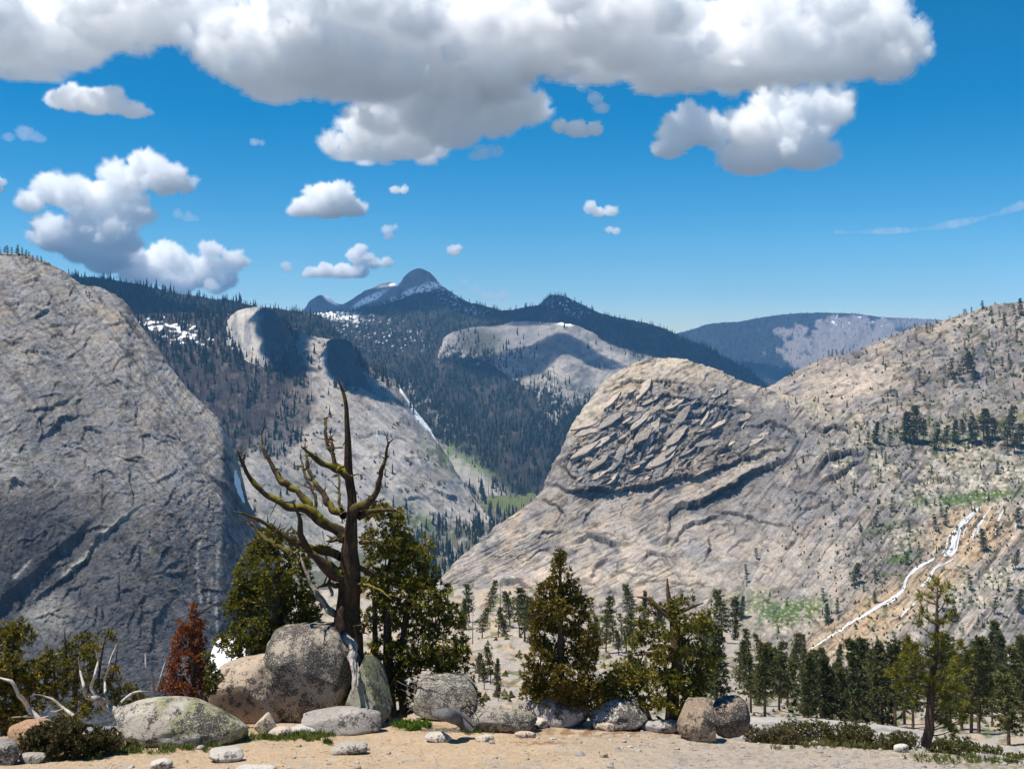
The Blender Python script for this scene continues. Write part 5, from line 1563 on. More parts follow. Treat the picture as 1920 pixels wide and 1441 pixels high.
# ------------------------------------------------------------------ falling water and snow, laid on the rock
def ribbon(host, path, wid, lift=0.9, rs=None, name='cascade', parent=None, mat=None, col=(0.66, 0.68, 0.71), ragged=0.5):
    """a strip of white water following the rock below a line of photo pixels"""
    rs = rs or np.random.RandomState(3)
    path = np.array(path, float)
    t = np.concatenate([[0], np.cumsum(np.hypot(*np.diff(path, axis=0).T))])
    tt = np.arange(0, t[-1], 2.0)
    q = pchip(t, path, tt)
    wv = np.interp(tt, t, wid) if hasattr(wid, '__len__') else np.full(len(tt), wid)
    d = np.gradient(q, axis=0)
    d /= np.linalg.norm(d, axis=1)[:, None] + 1e-9
    nrm = np.stack([d[:, 1], -d[:, 0]], 1)
    V, n = [], 5
    for i in range(len(tt)):
        lo = -wv[i] / 2 * (1 + ragged * gnoise(tt[i] / 7.0, 3.1, 0, 5))
        hi = wv[i] / 2 * (1 + ragged * gnoise(tt[i] / 6.0, 9.4, 0, 6))
        for a in range(n):
            s = lo + (hi - lo) * a / (n - 1)
            p_, k_, n_ = host.at(q[i, 0] + nrm[i, 0] * s, q[i, 1] + nrm[i, 1] * s)
            edge = 1 - abs(2 * a / (n - 1) - 1) ** 2
            V.append(p_ + n_ * k_ * lift * (0.35 + edge * (0.5 + 0.15 * gnoise(tt[i] / 9.0, a * 1.7, 0, 8))))
    m = len(tt)
    V = np.array([tuple(v) for v in V]).reshape(m, n, 3)
    for _ in range(3):                       # water runs smoothly over the small bumps
        V[1:-1] = (V[:-2] + 2 * V[1:-1] + V[2:]) / 4
    V = V.reshape(-1, 3)
    g = np.arange(m * n).reshape(m, n)
    Q = np.stack([g[:-1, :-1], g[:-1, 1:], g[1:, 1:], g[1:, :-1]], -1).reshape(-1, 4)
    Q = Q[:, ::-1]
    return ob(name, mesh_np(name, V, Q, [mat or M_WATER], np.tile(np.array(col), (len(V), 1))), parent)


wf = empty('waterfall', RIGHT.at(1790, 1030)[0], 'white waterfall spilling in several strands over orange stained ledges on the right slope', 'waterfall')
wfl = Matrix.Translation(-wf.location)


def strand(host, parent, path, wid, n=3, **kw):
    """white water breaking into a few threads that part and join again"""
    path = np.array(path, float)
    d = np.gradient(path, axis=0)
    d /= np.linalg.norm(d, axis=1)[:, None] + 1e-9
    nrm = np.stack([d[:, 1], -d[:, 0]], 1)
    wid = np.array(wid, float)
    rs = np.random.RandomState(int(path[0, 0] + path[0, 1]))
    for i in range(n if wid.max() > 2.6 else 1):
        off = (i - (n - 1) / 2) * wid * 0.33 + rs.normal(size=len(path)) * wid * 0.18
        o_ = ribbon(host, path + nrm * off[:, None] if wid.max() > 2.6 else path, np.maximum(0.9, wid * 0.46), lift=1.1, ragged=0.3, parent=parent, **kw)
        o_.data.transform(Matrix.Translation(-parent.location))


for pth, wd in (([(1838, 950), (1819, 968), (1797, 986), (1789, 1010), (1784, 1030), (1768, 1044)], [3, 5, 6, 7, 8, 5]), ([(1803, 986), (1798, 1010), (1792, 1032), (1780, 1044)], [2, 3, 4, 2]),
                ([(1859, 953), (1841, 974), (1828, 996), (1820, 1010)], [2, 3.5, 4, 3]), ([(1846, 968), (1836, 985), (1834, 1002)], [2, 3, 2]), ([(1884, 951), (1872, 974), (1866, 998)], [2, 3, 2]),
                ([(1796, 990), (1777, 1008), (1774, 1026), (1764, 1042)], [2, 3, 3, 2]), ([(1812, 985), (1808, 995), (1806, 1006)], [2, 3, 2]), ([(1915, 966), (1906, 980), (1902, 996)], [2, 3, 2])):
    strand(RIGHT, wf, pth, wd)
wf2 = empty('water_slide', RIGHT.at(1675, 1120)[0], 'long white water slide running down the tan slabs below the waterfall', 'water slide')
for pth, wd in (([(1752, 1050), (1715, 1069), (1701, 1086), (1692, 1106), (1675, 1122), (1644, 1140), (1605, 1162), (1563, 1190), (1521, 1218)], [3, 5, 6, 7, 6, 4, 3.5, 3, 2]),
                ([(1788, 1049), (1751, 1069), (1740, 1086), (1726, 1102)], [2, 4, 6, 4]), ([(1722, 1124), (1706, 1138), (1688, 1156)], [3, 4, 2]), ([(1640, 1190), (1620, 1206), (1590, 1226)], [1.5, 2, 1.5]),
                ([(1780, 1085), (1774, 1098), (1768, 1110)], [1.5, 2, 1.5])):
    strand(RIGHT, wf2, pth, wd)
ft = empty('waterfall', WALL.at(765, 755)[0], 'far thin white cascade sliding down the pale apron of the canyon wall', 'waterfall')
for pth, wd in (([(739, 704), (746, 722), (756, 742), (770, 758)], [1.5, 2, 2.5, 3]), ([(770, 758), (781, 772), (790, 785), (801, 803)], [3, 7, 9, 4]), ([(800, 802), (812, 818), (822, 832)], [2, 1.6, 1.2])):
    strand(WALL, ft, pth, wd)
for lab, host, pth, wd in (('narrow strip of old snow in the gully at the right edge of the left dome', LEFT, [(437, 882), (442, 900), (449, 922), (457, 944)], [3, 10, 11, 3]),):
    tag(ribbon(host, pth, wd, lift=2.0, name='snow_patch', mat=M_SNOW), lab, 'snow patch')


bank = Mass('snow_patch', [(384, 1262, 650), (392, 1240, 662), (399, 1216, 676), (409, 1198, 682), (420, 1192, 684), (440, 1194, 682), (460, 1206, 676)], [(384, 1268, 640), (400, 1280, 615), (430, 1290, 605), (460, 1290, 605)],
            [(0, 0), (0.5, 0.5), (1, 1)], relief=lambda x, y: 1.2 * fbm(x / 18, y / 14, 0, 3, 201) + 0.4 * fbm(x / 5, y / 5, 0, 2, 202), color=lambda x, y: base_col(x, (0.86, 0.87, 0.9)), mat=M_SNOW, back=(0.02, 6), kind=None)
tag(bank.o, 'bank of old snow between the rust red juniper and the foot of the left dome', 'snow patch')


# ------------------------------------------------------------------ boulders and stones
def boulder(px, py, rx, ry, d, label, mat, col=(0.36, 0.32, 0.275), seed=1, sub=5, sq=2.4, group=None, name='boulder', rz=0.85, tilt=0.0, cuts=(), rough=1.0, green=0.0, cat='boulder', parent=None, dd=0.0):
    """an irregular rounded block centred on a photo pixel; cuts = ((normal xyz, offset as share of the radius), ...)"""
    if parent is None and label:      # rest it on the ground where its foot shows
        foot = py + ry * 0.76
        d = min(GROUND.at(px, min(foot, 1500))[0].y + 0.25 * ry * 0.5 * d / F, 29.6 + (d - 26) * 0.4 if foot < 1372 else 99) + dd
    k = d / F
    bm = bmesh.new()
    bmesh.ops.create_icosphere(bm, subdivisions=sub, radius=1)
    V = np.array([v.co[:] for v in bm.verts])
    Tm = np.array([[v.index for v in f.verts] for f in bm.faces])
    bm.free()
    r = (np.abs(V) ** sq).sum(1) ** (-1 / sq)
    V = V * r[:, None]
    Nn = unit(V)
    dsp = 0.13 * fbm(V[:, 0] * 1.1, V[:, 1] * 1.1, V[:, 2] * 1.1, 3, seed) + rough * (0.035 * fbm(V[:, 0] * 4, V[:, 1] * 4, V[:, 2] * 4, 4, seed + 3) + 0.014 * fbm(V[:, 0] * 14, V[:, 1] * 14, V[:, 2] * 14, 3, seed + 6))
    V = V + Nn * dsp[:, None]
    for nv, of in cuts:
        nv = np.array(nv, float)
        nv /= np.linalg.norm(nv)
        s = V @ nv - of
        V = V - nv * np.where(s > 0, s * 0.9, 0)[:, None]
    rsb = np.random.RandomState(seed + 900)
    for _ in range(9 if label else 4):          # broken faces
        nv = rsb.normal(size=3)
        nv /= np.linalg.norm(nv)
        s = V @ nv - rsb.uniform(0.74, 0.93)
        V = V - nv * np.where(s > 0, s * 0.8, 0)[:, None]
    a = math.radians(tilt)
    V = V * np.array([rx * k, rz * 0.5 * (rx + ry) * k, ry * k])
    V[:, 0], V[:, 2] = V[:, 0] * math.cos(a) - V[:, 2] * math.sin(a), V[:, 0] * math.sin(a) + V[:, 2] * math.cos(a)
    c = np.tile(np.array(col), (len(V), 1)) * (1 + 0.25 * fbm(V[:, 0] * 1.5, V[:, 1] * 1.5, V[:, 2] * 1.5, 4, seed + 8))[:, None]
    if green:
        g = sm(0.0, 0.5, fbm(V[:, 0] * 1.6, V[:, 1] * 1.6, V[:, 2] * 1.6, 4, seed + 9) + 0.5 * Nn[:, 0] + 0.35 * Nn[:, 2]) * green
        c = c + (np.array((0.17, 0.18, 0.055)) - c) * g[:, None]
    return tag(ob(name, mesh_np(name, V, Tm, [mat], c), parent, P(px, py, d)), label, cat, group)


boulder(338, 1356, 128, 46, 26.2, 'long low pale boulder with green lichen on its right shoulder', M_B_MID, (0.40, 0.36, 0.31), 3, green=0.7, sq=2.2, tilt=-2, rz=0.7)
boulder(474, 1298, 74, 72, 26.6, 'tan broken boulder leaning against the biggest boulder on its left', M_B_MID, (0.37, 0.29, 0.22), 5, sq=2.8, cuts=(((-0.6, -0.5, 0.7), 0.72), ((0.7, -0.6, 0.3), 0.75), ((-0.2, -0.8, -0.3), 0.62)), tilt=-12)
boulder(588, 1262, 88, 93, 25.4, 'biggest round boulder, dark with lichen crust, in front of the dead tree', M_B_HEAVY, (0.30, 0.255, 0.205), 7, sub=6, sq=2.5, rz=0.9, cuts=(((0.2, -0.9, 0.25), 0.86),), tilt=8)
boulder(694, 1302, 46, 72, 25.7, 'wedge shaped mossy boulder pressed against the biggest boulder on its right', M_B_MID, (0.28, 0.265, 0.20), 9, sq=2.6, green=0.6, cuts=(((0.75, -0.2, 0.62), 0.42), ((-0.8, 0, 0.5), 0.7)), rz=1.1)
boulder(640, 1352, 72, 26, 25.0, 'flat grey rock at the foot of the biggest boulder', M_B_PLAIN, (0.31, 0.285, 0.26), 11, sq=3.0)
boulder(498, 1356, 22, 27, 24.9, 'small pointed tan rock in front of the broken boulder', M_B_PLAIN, (0.43, 0.345, 0.265), 13, sub=4, sq=2.2, cuts=(((-0.6, 0, 0.8), 0.45), ((0.7, 0, 0.7), 0.5)))
boulder(528, 1372, 24, 11, 24.4, 'low flat pinkish stone beside the pointed tan rock', M_B_PLAIN, (0.41, 0.34, 0.28), 15, sub=4, sq=2.8)
boulder(566, 1368, 29, 11, 24.3, 'smooth pale stone lying below the biggest boulder', M_B_PLAIN, (0.46, 0.43, 0.39), 17, sub=4)
boulder(834, 1308, 60, 46, 27.8, 'grey boulder half hidden under the right juniper behind tangled twigs', M_B_MID, (0.29, 0.27, 0.24), 19, sq=2.5)
boulder(880, 1340, 18, 32, 26.6, 'dark brown upright rock at the right edge of the juniper', M_B_PLAIN, (0.12, 0.095, 0.075), 21, sub=4)
boulder(946, 1350, 62, 26, 27.0, 'low mossy grey rock slope between the juniper and the round boulder', M_B_MID, (0.27, 0.24, 0.205), 23, sq=2.2, green=0.2)
boulder(1040, 1329, 62, 37, 25.6, 'smooth rounded grey boulder below the pointed juniper', M_B_MID, (0.40, 0.375, 0.35), 25, sq=2.3, rough=0.7)
boulder(990, 1327, 30, 28, 26.4, 'small rounded boulder tucked behind the left end of the rounded grey boulder', M_B_MID, (0.33, 0.30, 0.27), 27, sub=4)
boulder(1013, 1356, 15, 11, 24.6, 'little round pale stone in front of the rounded grey boulder', M_B_PLAIN, (0.46, 0.42, 0.36), 29, sub=4)
boulder(1158, 1342, 56, 30, 26.0, 'angular pale boulder with black lichen left of the gnarled juniper', M_B_HEAVY, (0.44, 0.41, 0.375), 31, sq=3.2, cuts=(((-0.6, -0.5, 0.7), 0.7), ((0.7, -0.5, 0.5), 0.75)))
boulder(1202, 1346, 22, 24, 26.2, 'mossy end block of the angular pale boulder', M_B_MID, (0.32, 0.30, 0.24), 33, sub=4, sq=3, green=0.7)
boulder(1138, 1362, 20, 9, 25.0, 'flat tan stone in front of the angular pale boulder', M_B_PLAIN, (0.43, 0.345, 0.265), 35, sub=4)
boulder(1238, 1362, 42, 12, 26.2, 'flat grey rock at the root of the gnarled juniper', M_B_PLAIN, (0.33, 0.31, 0.29), 37, sub=4, sq=3)
boulder(1312, 1349, 42, 42, 25.2, 'brown lichen spotted half of the split boulder, its left half', M_B_MID, (0.33, 0.245, 0.175), 39, sq=2.6, cuts=(((0.96, -0.1, 0.15), 0.62),), tilt=-4, dd=-0.5)
boulder(1366, 1342, 41, 39, 25.9, 'dark right half of the split boulder', M_B_HEAVY, (0.20, 0.155, 0.125), 41, sq=2.2, dd=0.5)
boulder(62, 1382, 46, 34, 25.4, 'rusty curved rock edge behind the manzanita bush', M_B_PLAIN, (0.36, 0.215, 0.125), 43, sq=2.3)
boulder(4, 1412, 34, 26, 25.0, 'dark grey rock at the left border below the trees', M_B_MID, (0.20, 0.19, 0.18), 45)
boulder(1690, 1402, 15, 9, 26.0, 'white stone on the slab right of the shrub strip', M_B_PLAIN, (0.52, 0.49, 0.45), 47, sub=4)
boulder(424, 1414, 32, 14, 20.6, 'pale flat stone on the sand below the grass', M_B_PLAIN, (0.43, 0.40, 0.36), 49, sub=4, sq=2.6)
boulder(654, 1404, 36, 12, 21.4, 'long smooth stone lying on the bare sand below the biggest boulder', M_B_PLAIN, (0.36, 0.325, 0.28), 51, sub=4, sq=2.6, tilt=5)
boulder(303, 1432, 20, 10, 19.7, 'cracked pale stone at the bottom edge left of the grass', M_B_PLAIN, (0.44, 0.40, 0.36), 53, sub=4, sq=3)
boulder(60, 1421, 26, 9, 20.2, 'flat grey stone at the lower left below the bush', M_B_PLAIN, (0.33, 0.30, 0.27), 55, sub=4, sq=3)
boulder(1132, 1416, 8, 6, 20.3, 'small brown stone on the sand below the rounded grey boulder', M_B_PLAIN, (0.32, 0.25, 0.18), 57, sub=4)
boulder(475, 1444, 40, 9, 19.2, 'half buried pale stone at the bottom edge', M_B_PLAIN, (0.43, 0.40, 0.36), 59, sub=4, sq=2.8)
boulder(820, 1382, 26, 10, 23.6, 'pale flat stone beside the bright green moss', M_B_PLAIN, (0.45, 0.41, 0.36), 61, sub=4)
boulder(910, 1384, 18, 7, 23.4, 'thin pale slab lying on the sand right of the weathered log', M_B_PLAIN, (0.44, 0.38, 0.31), 63, sub=4, sq=3)
boulder(985, 1376, 20, 6, 24.0, 'low tan stone on the needle litter', M_B_PLAIN, (0.43, 0.35, 0.27), 65, sub=4, sq=3)
ST = []
for i in range(6):
    o_ = boulder(0, 0, 10, 6 + i % 3, 22, None, M_B_PLAIN, ((0.43, 0.40, 0.36), (0.38, 0.31, 0.24), (0.34, 0.32, 0.30))[i % 3], 70 + i, sub=3, sq=2.3 + 0.3 * (i % 3), name='stone', cat=None)
    ST.append(o_)
px, py, G3, K3 = GROUND.scatter(400, lambda x, y: 0.24 + 0.2 * (x > 1000), RS, (0, 1920, 1362, 1441))
used = 0
for i in range(len(px)):
    src = ST[i % 6]
    o_ = src if i < 6 else src.copy()
    if i >= 6:
        C.objects.link(o_)
    o_.location = Vector(G3[i]) + Vector((0, 0, 0.01))
    s_ = RS.uniform(0.18, 0.75) * (1.0 if RS.uniform() < 0.85 else 1.5)
    o_.scale = (s_, s_, s_)
    o_.rotation_euler = (0, 0, RS.uniform(0, 6.28))
    side = 'pale sand of the left foreground' if px[i] < 900 else 'grey granite of the right foreground'
    tag(o_, 'small loose stone scattered over the ' + side, 'stone', 'loose stones on the ' + side)
# grit too small to count
px, py, G3, K3 = GROUND.scatter(9000, lambda x, y: 0.75, RS, (-50, 1970, 1352, 1460))
mb = MB()
oct_v = np.array([(1, 0, 0), (-.5, .87, 0), (-.5, -.87, 0), (0, 0, .8), (0.1, 0.1, -.5)])
oct_t = np.array([(0, 1, 3), (1, 2, 3), (2, 0, 3), (1, 0, 4), (2, 1, 4), (0, 2, 4)])
for i in range(len(px)):
    s_ = RS.uniform(0.4, 1.5) ** 1.5 * K3[i]
    c_ = np.array(((0.46, 0.38, 0.29), (0.36, 0.31, 0.26), (0.24, 0.17, 0.11))[RS.randint(0, 3)]) * RS.uniform(0.7, 1.2)
    mb.add(oct_v * s_ * RS.uniform(0.6, 1.3, 3) + G3[i], oct_t, c_)
tag(ob('gravel', mb.mesh('gravel', M_B_PLAIN, False)), kind='stuff')


px, py, G3, K3 = GROUND.scatter(1500, lambda x, y: 0.25 + 0.6 * (fbm(x / 60, y / 12, 0, 3, 181) > 0.05), RS, (0, 1950, 1352, 1450))
lt = MB()
for i in range(len(px)):
    a_, l_ = RS.uniform(0, 6.28), RS.uniform(2, 9) * K3[i]
    v_ = np.array([math.cos(a_), math.sin(a_), RS.uniform(-0.05, 0.12)]) * l_
    lt.tube([G3[i] + [0, 0, 0.01], G3[i] + v_ + [0, 0, 0.015]], [0.5 * K3[i], 0.3 * K3[i]], 3, np.array(((0.20, 0.10, 0.045), (0.25, 0.21, 0.17), (0.12, 0.08, 0.05))[RS.randint(0, 3)]), sub=1, rs=RS)
tag(ob('litter', lt.mesh('litter', M_WOOD)), kind='stuff')


# ------------------------------------------------------------------ the dead juniper
def px_line(base, pts, d0):
    """photo pixels (px, py[, metres nearer -/farther +]) to points relative to a base"""
    return [tuple(P(p[0], p[1], d0 + (p[2] if len(p) > 2 else 0.0)) - base) for p in pts]


def crop(pts, ox, oy, s):
    return [(ox + p[0] / s, oy + p[1] / s) + tuple(p[2:]) for p in pts]


D0 = 29.3
KP = D0 / F
RT = np.random.RandomState(5)
base = P(656, 1345, D0)
snag = empty('dead_juniper', base, 'tall dead juniper with bare twisted mossy branches rising behind the biggest boulder', 'dead tree')
BARK = (0.065, 0.043, 0.028)


def limb(name, pts, wid, moss=0.0, col=BARK, seg=10, src=(400, 700, 2.882), dz=0.0, groove=0.35, sub=10, wob=0.95):
    q = crop(pts, *src) if src else pts
    n = len(q)
    q = [(p[0], p[1], dz * (i / max(1, n - 1)) ** 1.2) for i, p in enumerate(q)]
    sc_ = src[2] if src else 1.0
    m = MB()
    m.tube(px_line(base, q, D0), [w_ / sc_ / 2 * KP * (1.25 if name == 'branch' else 1.0) for w_ in wid], seg, col, sub=sub, groove=groove, moss=moss, rs=RT, wob=wob)
    return ob(name, m.mesh(name, M_BARK), snag)


limb('trunk', [(664, 1352), (657, 1290), (654, 1240), (654, 1190), (655, 1120), (658, 1050), (660, 1000), (662, 940), (657, 900), (653, 860), (650, 800), (649, 770), (645, 745), (639, 727), (632, 708)],
     [84, 74, 68, 62, 46, 38, 28, 20, 18, 15, 10, 8, 6.5, 5, 2], 0.28, seg=28, src=None, groove=0.5, sub=12, wob=0.5)
for nm, pts, wd, ms, dz in (
        ('branch', [(715, 890), (640, 830), (560, 775), (500, 722), (415, 722), (340, 682), (270, 650), (220, 592), (172, 510), (130, 418)], [60, 56, 50, 42, 32, 26, 21, 18, 15, 6], 0.95, -1.2),
        ('branch', [(545, 760), (515, 705), (465, 645), (385, 590), (330, 530), (290, 450), (268, 380), (258, 322)], [36, 34, 32, 28, 23, 18, 12, 4], 0.85, 0.8),
        ('branch', [(705, 770), (640, 722), (592, 655), (552, 600), (527, 530), (506, 455), (490, 402)], [34, 30, 26, 22, 19, 14, 5], 0.75, 1.2),
        ('branch', [(560, 730), (541, 640), (510, 580), (485, 510), (469, 448)], [18, 16, 14, 12, 5], 0.3, 0.9),
        ('branch', [(748, 560), (690, 532), (640, 502), (580, 480), (540, 455), (512, 422), (480, 404)], [34, 32, 29, 25, 20, 12, 4], 1.0, -0.9),
        ('branch', [(722, 525), (672, 482), (640, 430), (616, 370), (604, 300), (600, 240)], [30, 26, 22, 19, 15, 7], 0.5, 0.8),
        ('branch', [(648, 450), (642, 370), (626, 308)], [12, 9, 3], 0.2, 0.3),
        ('branch', [(755, 735), (828, 690), (880, 630), (908, 560), (925, 490), (940, 412), (948, 372)], [48, 36, 28, 23, 19, 14, 6], 0.45, -0.8),
        ('branch', [(780, 778), (850, 747), (930, 736), (1000, 746), (1084, 776)], [34, 24, 17, 11, 3], 0.45, -1.0),
        ('branch', [(728, 1075), (650, 1052), (580, 1010), (530, 950), (490, 870), (460, 780), (434, 685)], [66, 56, 46, 38, 29, 20, 6], 0.95, -1.6),
        ('branch', [(690, 990), (560, 950), (480, 920), (400, 880), (320, 830), (250, 785), (190, 764), (105, 748)], [34, 28, 27, 25, 22, 18, 13, 4], 0.6, -0.6),
        ('branch', [(430, 985), (400, 960), (330, 920), (260, 880), (210, 820), (178, 785)], [30, 28, 22, 17, 11, 4], 0.4, 0.9),
        ('branch', [(745, 1122), (830, 1140), (890, 1168), (965, 1218)], [26, 16, 10, 3], 0.9, -1.2),
        ('branch', [(690, 730), (682, 640), (676, 540)], [18, 15, 8], 0.3, 0.9),
        ('branch', [(700, 905), (650, 900), (610, 908)], [16, 13, 6], 1.0, -0.9),
        ('branch', [(790, 915), (830, 912), (885, 905)], [22, 15, 7], 0.4, -0.8),
        ('branch', [(670, 1140), (620, 1140), (570, 1152)], [26, 18, 7], 0.3, -0.7),
        ('branch', [(780, 1045), (850, 1080), (930, 1090)], [26, 18, 6], 0.2, 0.9),
        ('branch', [(655, 970), (610, 940), (560, 935)], [24, 20, 12], 1.0, -1.0),
        ('branch', [(520, 950), (460, 955), (410, 985)], [22, 16, 6], 1.0, -1.3),
        ('branch', [(770, 1440), (800, 1390), (830, 1345)], [26, 20, 10], 0.0, -0.6)):
    limb(nm, pts, wd, ms, dz=dz)
for pts, wd, dz in (([(260, 890), (180, 925), (60, 986)], [11, 8, 2], 0.6), ([(205, 790), (160, 800), (125, 830)], [8, 6, 2], 0.5), ([(250, 800), (190, 795), (110, 795)], [7, 5, 2], 0.2), ([(945, 385), (965, 362), (988, 348)], [7, 5, 2], -0.7),
                    ([(700, 400), (650, 400), (602, 410)], [11, 8, 3], -0.5), ([(700, 390), (712, 365), (716, 340)], [6, 4, 2], -0.2), ([(745, 548), (790, 545), (825, 548)], [9, 6, 2], -0.4), ([(340, 700), (325, 735), (305, 778)], [8, 6, 3], -0.3),
                    ([(865, 685), (890, 690), (918, 702)], [9, 7, 3], -0.4), ([(920, 490), (930, 494), (942, 492)], [7, 6, 3], -0.2), ([(185, 560), (190, 545), (186, 520)], [5, 4, 1.5], -0.5), ([(430, 725), (450, 745), (500, 770)], [9, 7, 3], -0.5),
                    ([(610, 1080), (640, 1100), (650, 1130)], [7, 5, 2], -0.5), ([(965, 1218), (930, 1190), (870, 1160)], [3, 4, 5], -1.2), ([(590, 720), (588, 690), (592, 650)], [6, 5, 2], 0.4)):
    limb('twig', pts, wd, 0.15, dz=dz, seg=6, sub=3)
for b_ in [o_ for o_ in snag.children if o_.name.startswith('branch')]:
    vs = np.array([v.co[:] for v in b_.data.vertices])
    for _ in range(5):
        p_ = vs[RT.randint(len(vs) // 4, len(vs))]
        l_ = RT.uniform(8, 30) * KP
        dr = unit(np.array([RT.normal() * 0.9, RT.normal() * 0.5, RT.uniform(-0.3, 1.0)]))
        m_ = MB()
        m_.tube([p_, p_ + dr * l_ * 0.5 + RT.normal(size=3) * l_ * 0.08, p_ + dr * l_ + RT.normal(size=3) * l_ * 0.15], [2.0 * KP, 1.3 * KP, 0.4 * KP], 5, np.array(BARK) * RT.uniform(0.8, 1.6), sub=3, rs=RT, moss=0.3)
        ob('twig', m_.mesh('twig', M_BARK), snag)
limb('bleached_limb', [(640, 1300), (575, 1225), (532, 1140), (485, 1040), (470, 990)], [44, 38, 28, 18, 8], 0.0, (0.25, 0.22, 0.19), dz=0.6, seg=12)
limb('bleached_limb', [(640, 1200), (618, 1090), (604, 960), (590, 850)], [22, 18, 14, 6], 0.0, (0.24, 0.21, 0.185), dz=1.0)
limb('split_wood', [(646, 1172, 0), (655, 1200, 0), (663, 1240, 0), (665, 1296, 0)], [10, 15, 14, 6], 0.0, (0.40, 0.36, 0.33), src=None, groove=0.9, seg=14, dz=-2.2)
limb('split_wood', [(652, 1180), (659, 1215), (669, 1250), (670, 1285)], [6, 9, 8, 4], 0.0, (0.34, 0.31, 0.29), src=None, groove=0.9, seg=12, dz=-2.25)
limb('bark_slab', [(640, 1340), (632, 1240), (634, 1175), (642, 1140)], [30, 26, 20, 8], 0.0, (0.17, 0.095, 0.06), src=None, groove=0.6, seg=14, dz=-0.7)
limb('root', [(655, 1300), (690, 1330), (722, 1352)], [40, 26, 10], 0.0, src=None, dz=-0.8, seg=12)
limb('root', [(660, 1290), (640, 1330), (612, 1356)], [40, 24, 10], 0.0, src=None, dz=-0.6, seg=12)


# ------------------------------------------------------------------ living junipers and shrubs
def leafy(name, label, cat, basepx, d, blobs, tuft=8.0, dens=1.0, col=(0.085, 0.088, 0.018), hi=(0.19, 0.165, 0.028), nb=10, trunks=(), group=None, deep=0.8, W=0.32, up=0.7, seed=1, shell=0.45, tcol=(0.09, 0.065, 0.05), twigs=True, spread=0.75,
          part='crown', hifrac=0.62):
    k = d / F
    rs = np.random.RandomState(seed)
    b0 = P(basepx[0], basepx[1], d)
    e = empty(name, b0, label, cat, group)
    lm, tm = MB(), MB()
    for bl in blobs:
        px_, py_, rx, ry = bl[:4]
        dz = bl[4] if len(bl) > 4 else rs.uniform(-0.7, 0.7) * deep * rx * k
        c0 = np.array(P(px_, py_, d)) + np.array([0, dz, 0]) - np.array(b0)
        R = np.array([rx, deep * 0.5 * (rx + ry), ry]) * k
        n = int(dens * 13.5 * rx * ry / tuft ** 2) + 3
        v = unit(rs.normal(size=(n, 3)))
        rad = (shell ** 3 + (1 - shell ** 3) * rs.uniform(size=n)) ** (1 / 3)
        lump = 1 + 0.55 * fbm(v[:, 0] * 1.9 + px_, v[:, 1] * 1.9 + py_, v[:, 2] * 1.9, 3, seed)
        p = c0 + v * R * (rad * lump)[:, None]
        keep = gnoise(p[:, 0] / (tuft * k * 4.2), p[:, 1] / (tuft * k * 4.2), p[:, 2] / (tuft * k * 4.2), seed + 4) > -0.30
        p, v = p[keep], v[keep]
        ax = unit(v * np.array([1, 1, 0.8]) + np.array([0, 0, up]))
        f = np.clip(hifrac * rs.uniform(size=len(p)) * 1.6 + 0.30 * gnoise(p[:, 0] / (tuft * k * 4), p[:, 1] / (tuft * k * 4), p[:, 2] / (tuft * k * 4), seed + 7), 0, 1)[:, None]
        cc = np.array(col) * (1 - f) + np.array(hi) * f
        lm.tufts(p, ax, nb, tuft * k, W, cc, rs, spread=spread)
        if twigs and len(p) > 4:
            for q in rs.choice(len(p), min(5, len(p)), replace=False):
                tm.tube([c0 - np.array([0, 0, R[2] * 0.5]), c0 * 0.5 + p[q] * 0.5 + rs.normal(size=3) * R * 0.1, p[q]], [1.6 * k, 1.1 * k, 0.4 * k], 4, np.array(tcol) * 1.2, sub=2, rs=rs)
    for i, (pts, wd) in enumerate(trunks):
        qm = MB()
        qm.tube(px_line(b0, pts, d), [q * k / 2 for q in wd], 12, tcol, sub=4, groove=0.3, rs=rs, wob=0.2)
        nm = 'trunk' if i == 0 else 'branch'
        ob(nm, qm.mesh(nm, M_BARK), e)
    ob(part, lm.mesh(part, M_LEAF, False), e)
    if tm.n:
        tag(ob('twigs', tm.mesh('twigs', M_BARK), e), kind='stuff')
    return e


G1, G2 = (0.075, 0.080, 0.012), (0.235, 0.205, 0.026)
leafy('juniper', 'dense round green juniper left of the dead tree behind the boulders', 'juniper', (515, 1330), 31.0,
      [(505, 1010, 24, 26), (535, 1025, 26, 30), (480, 1045, 26, 30), (560, 1050, 22, 32), (520, 1070, 38, 36), (462, 1090, 28, 34), (555, 1100, 34, 36), (500, 1125, 42, 40), (448, 1145, 24, 38), (580, 1140, 26, 34), (545, 1165, 40, 40),
       (480, 1180, 40, 40), (445, 1200, 22, 32), (520, 1215, 42, 34), (575, 1195, 28, 36), (470, 1235, 30, 26), (455, 1120, 22, 26), (545, 1240, 36, 30), (505, 1265, 46, 30), (570, 1250, 26, 30), (415, 1205, 10, 16)],
      tuft=8, col=G1, hi=G2, trunks=[([(515, 1335), (518, 1200), (522, 1080), (520, 1010)], [30, 22, 12, 4])], seed=3)
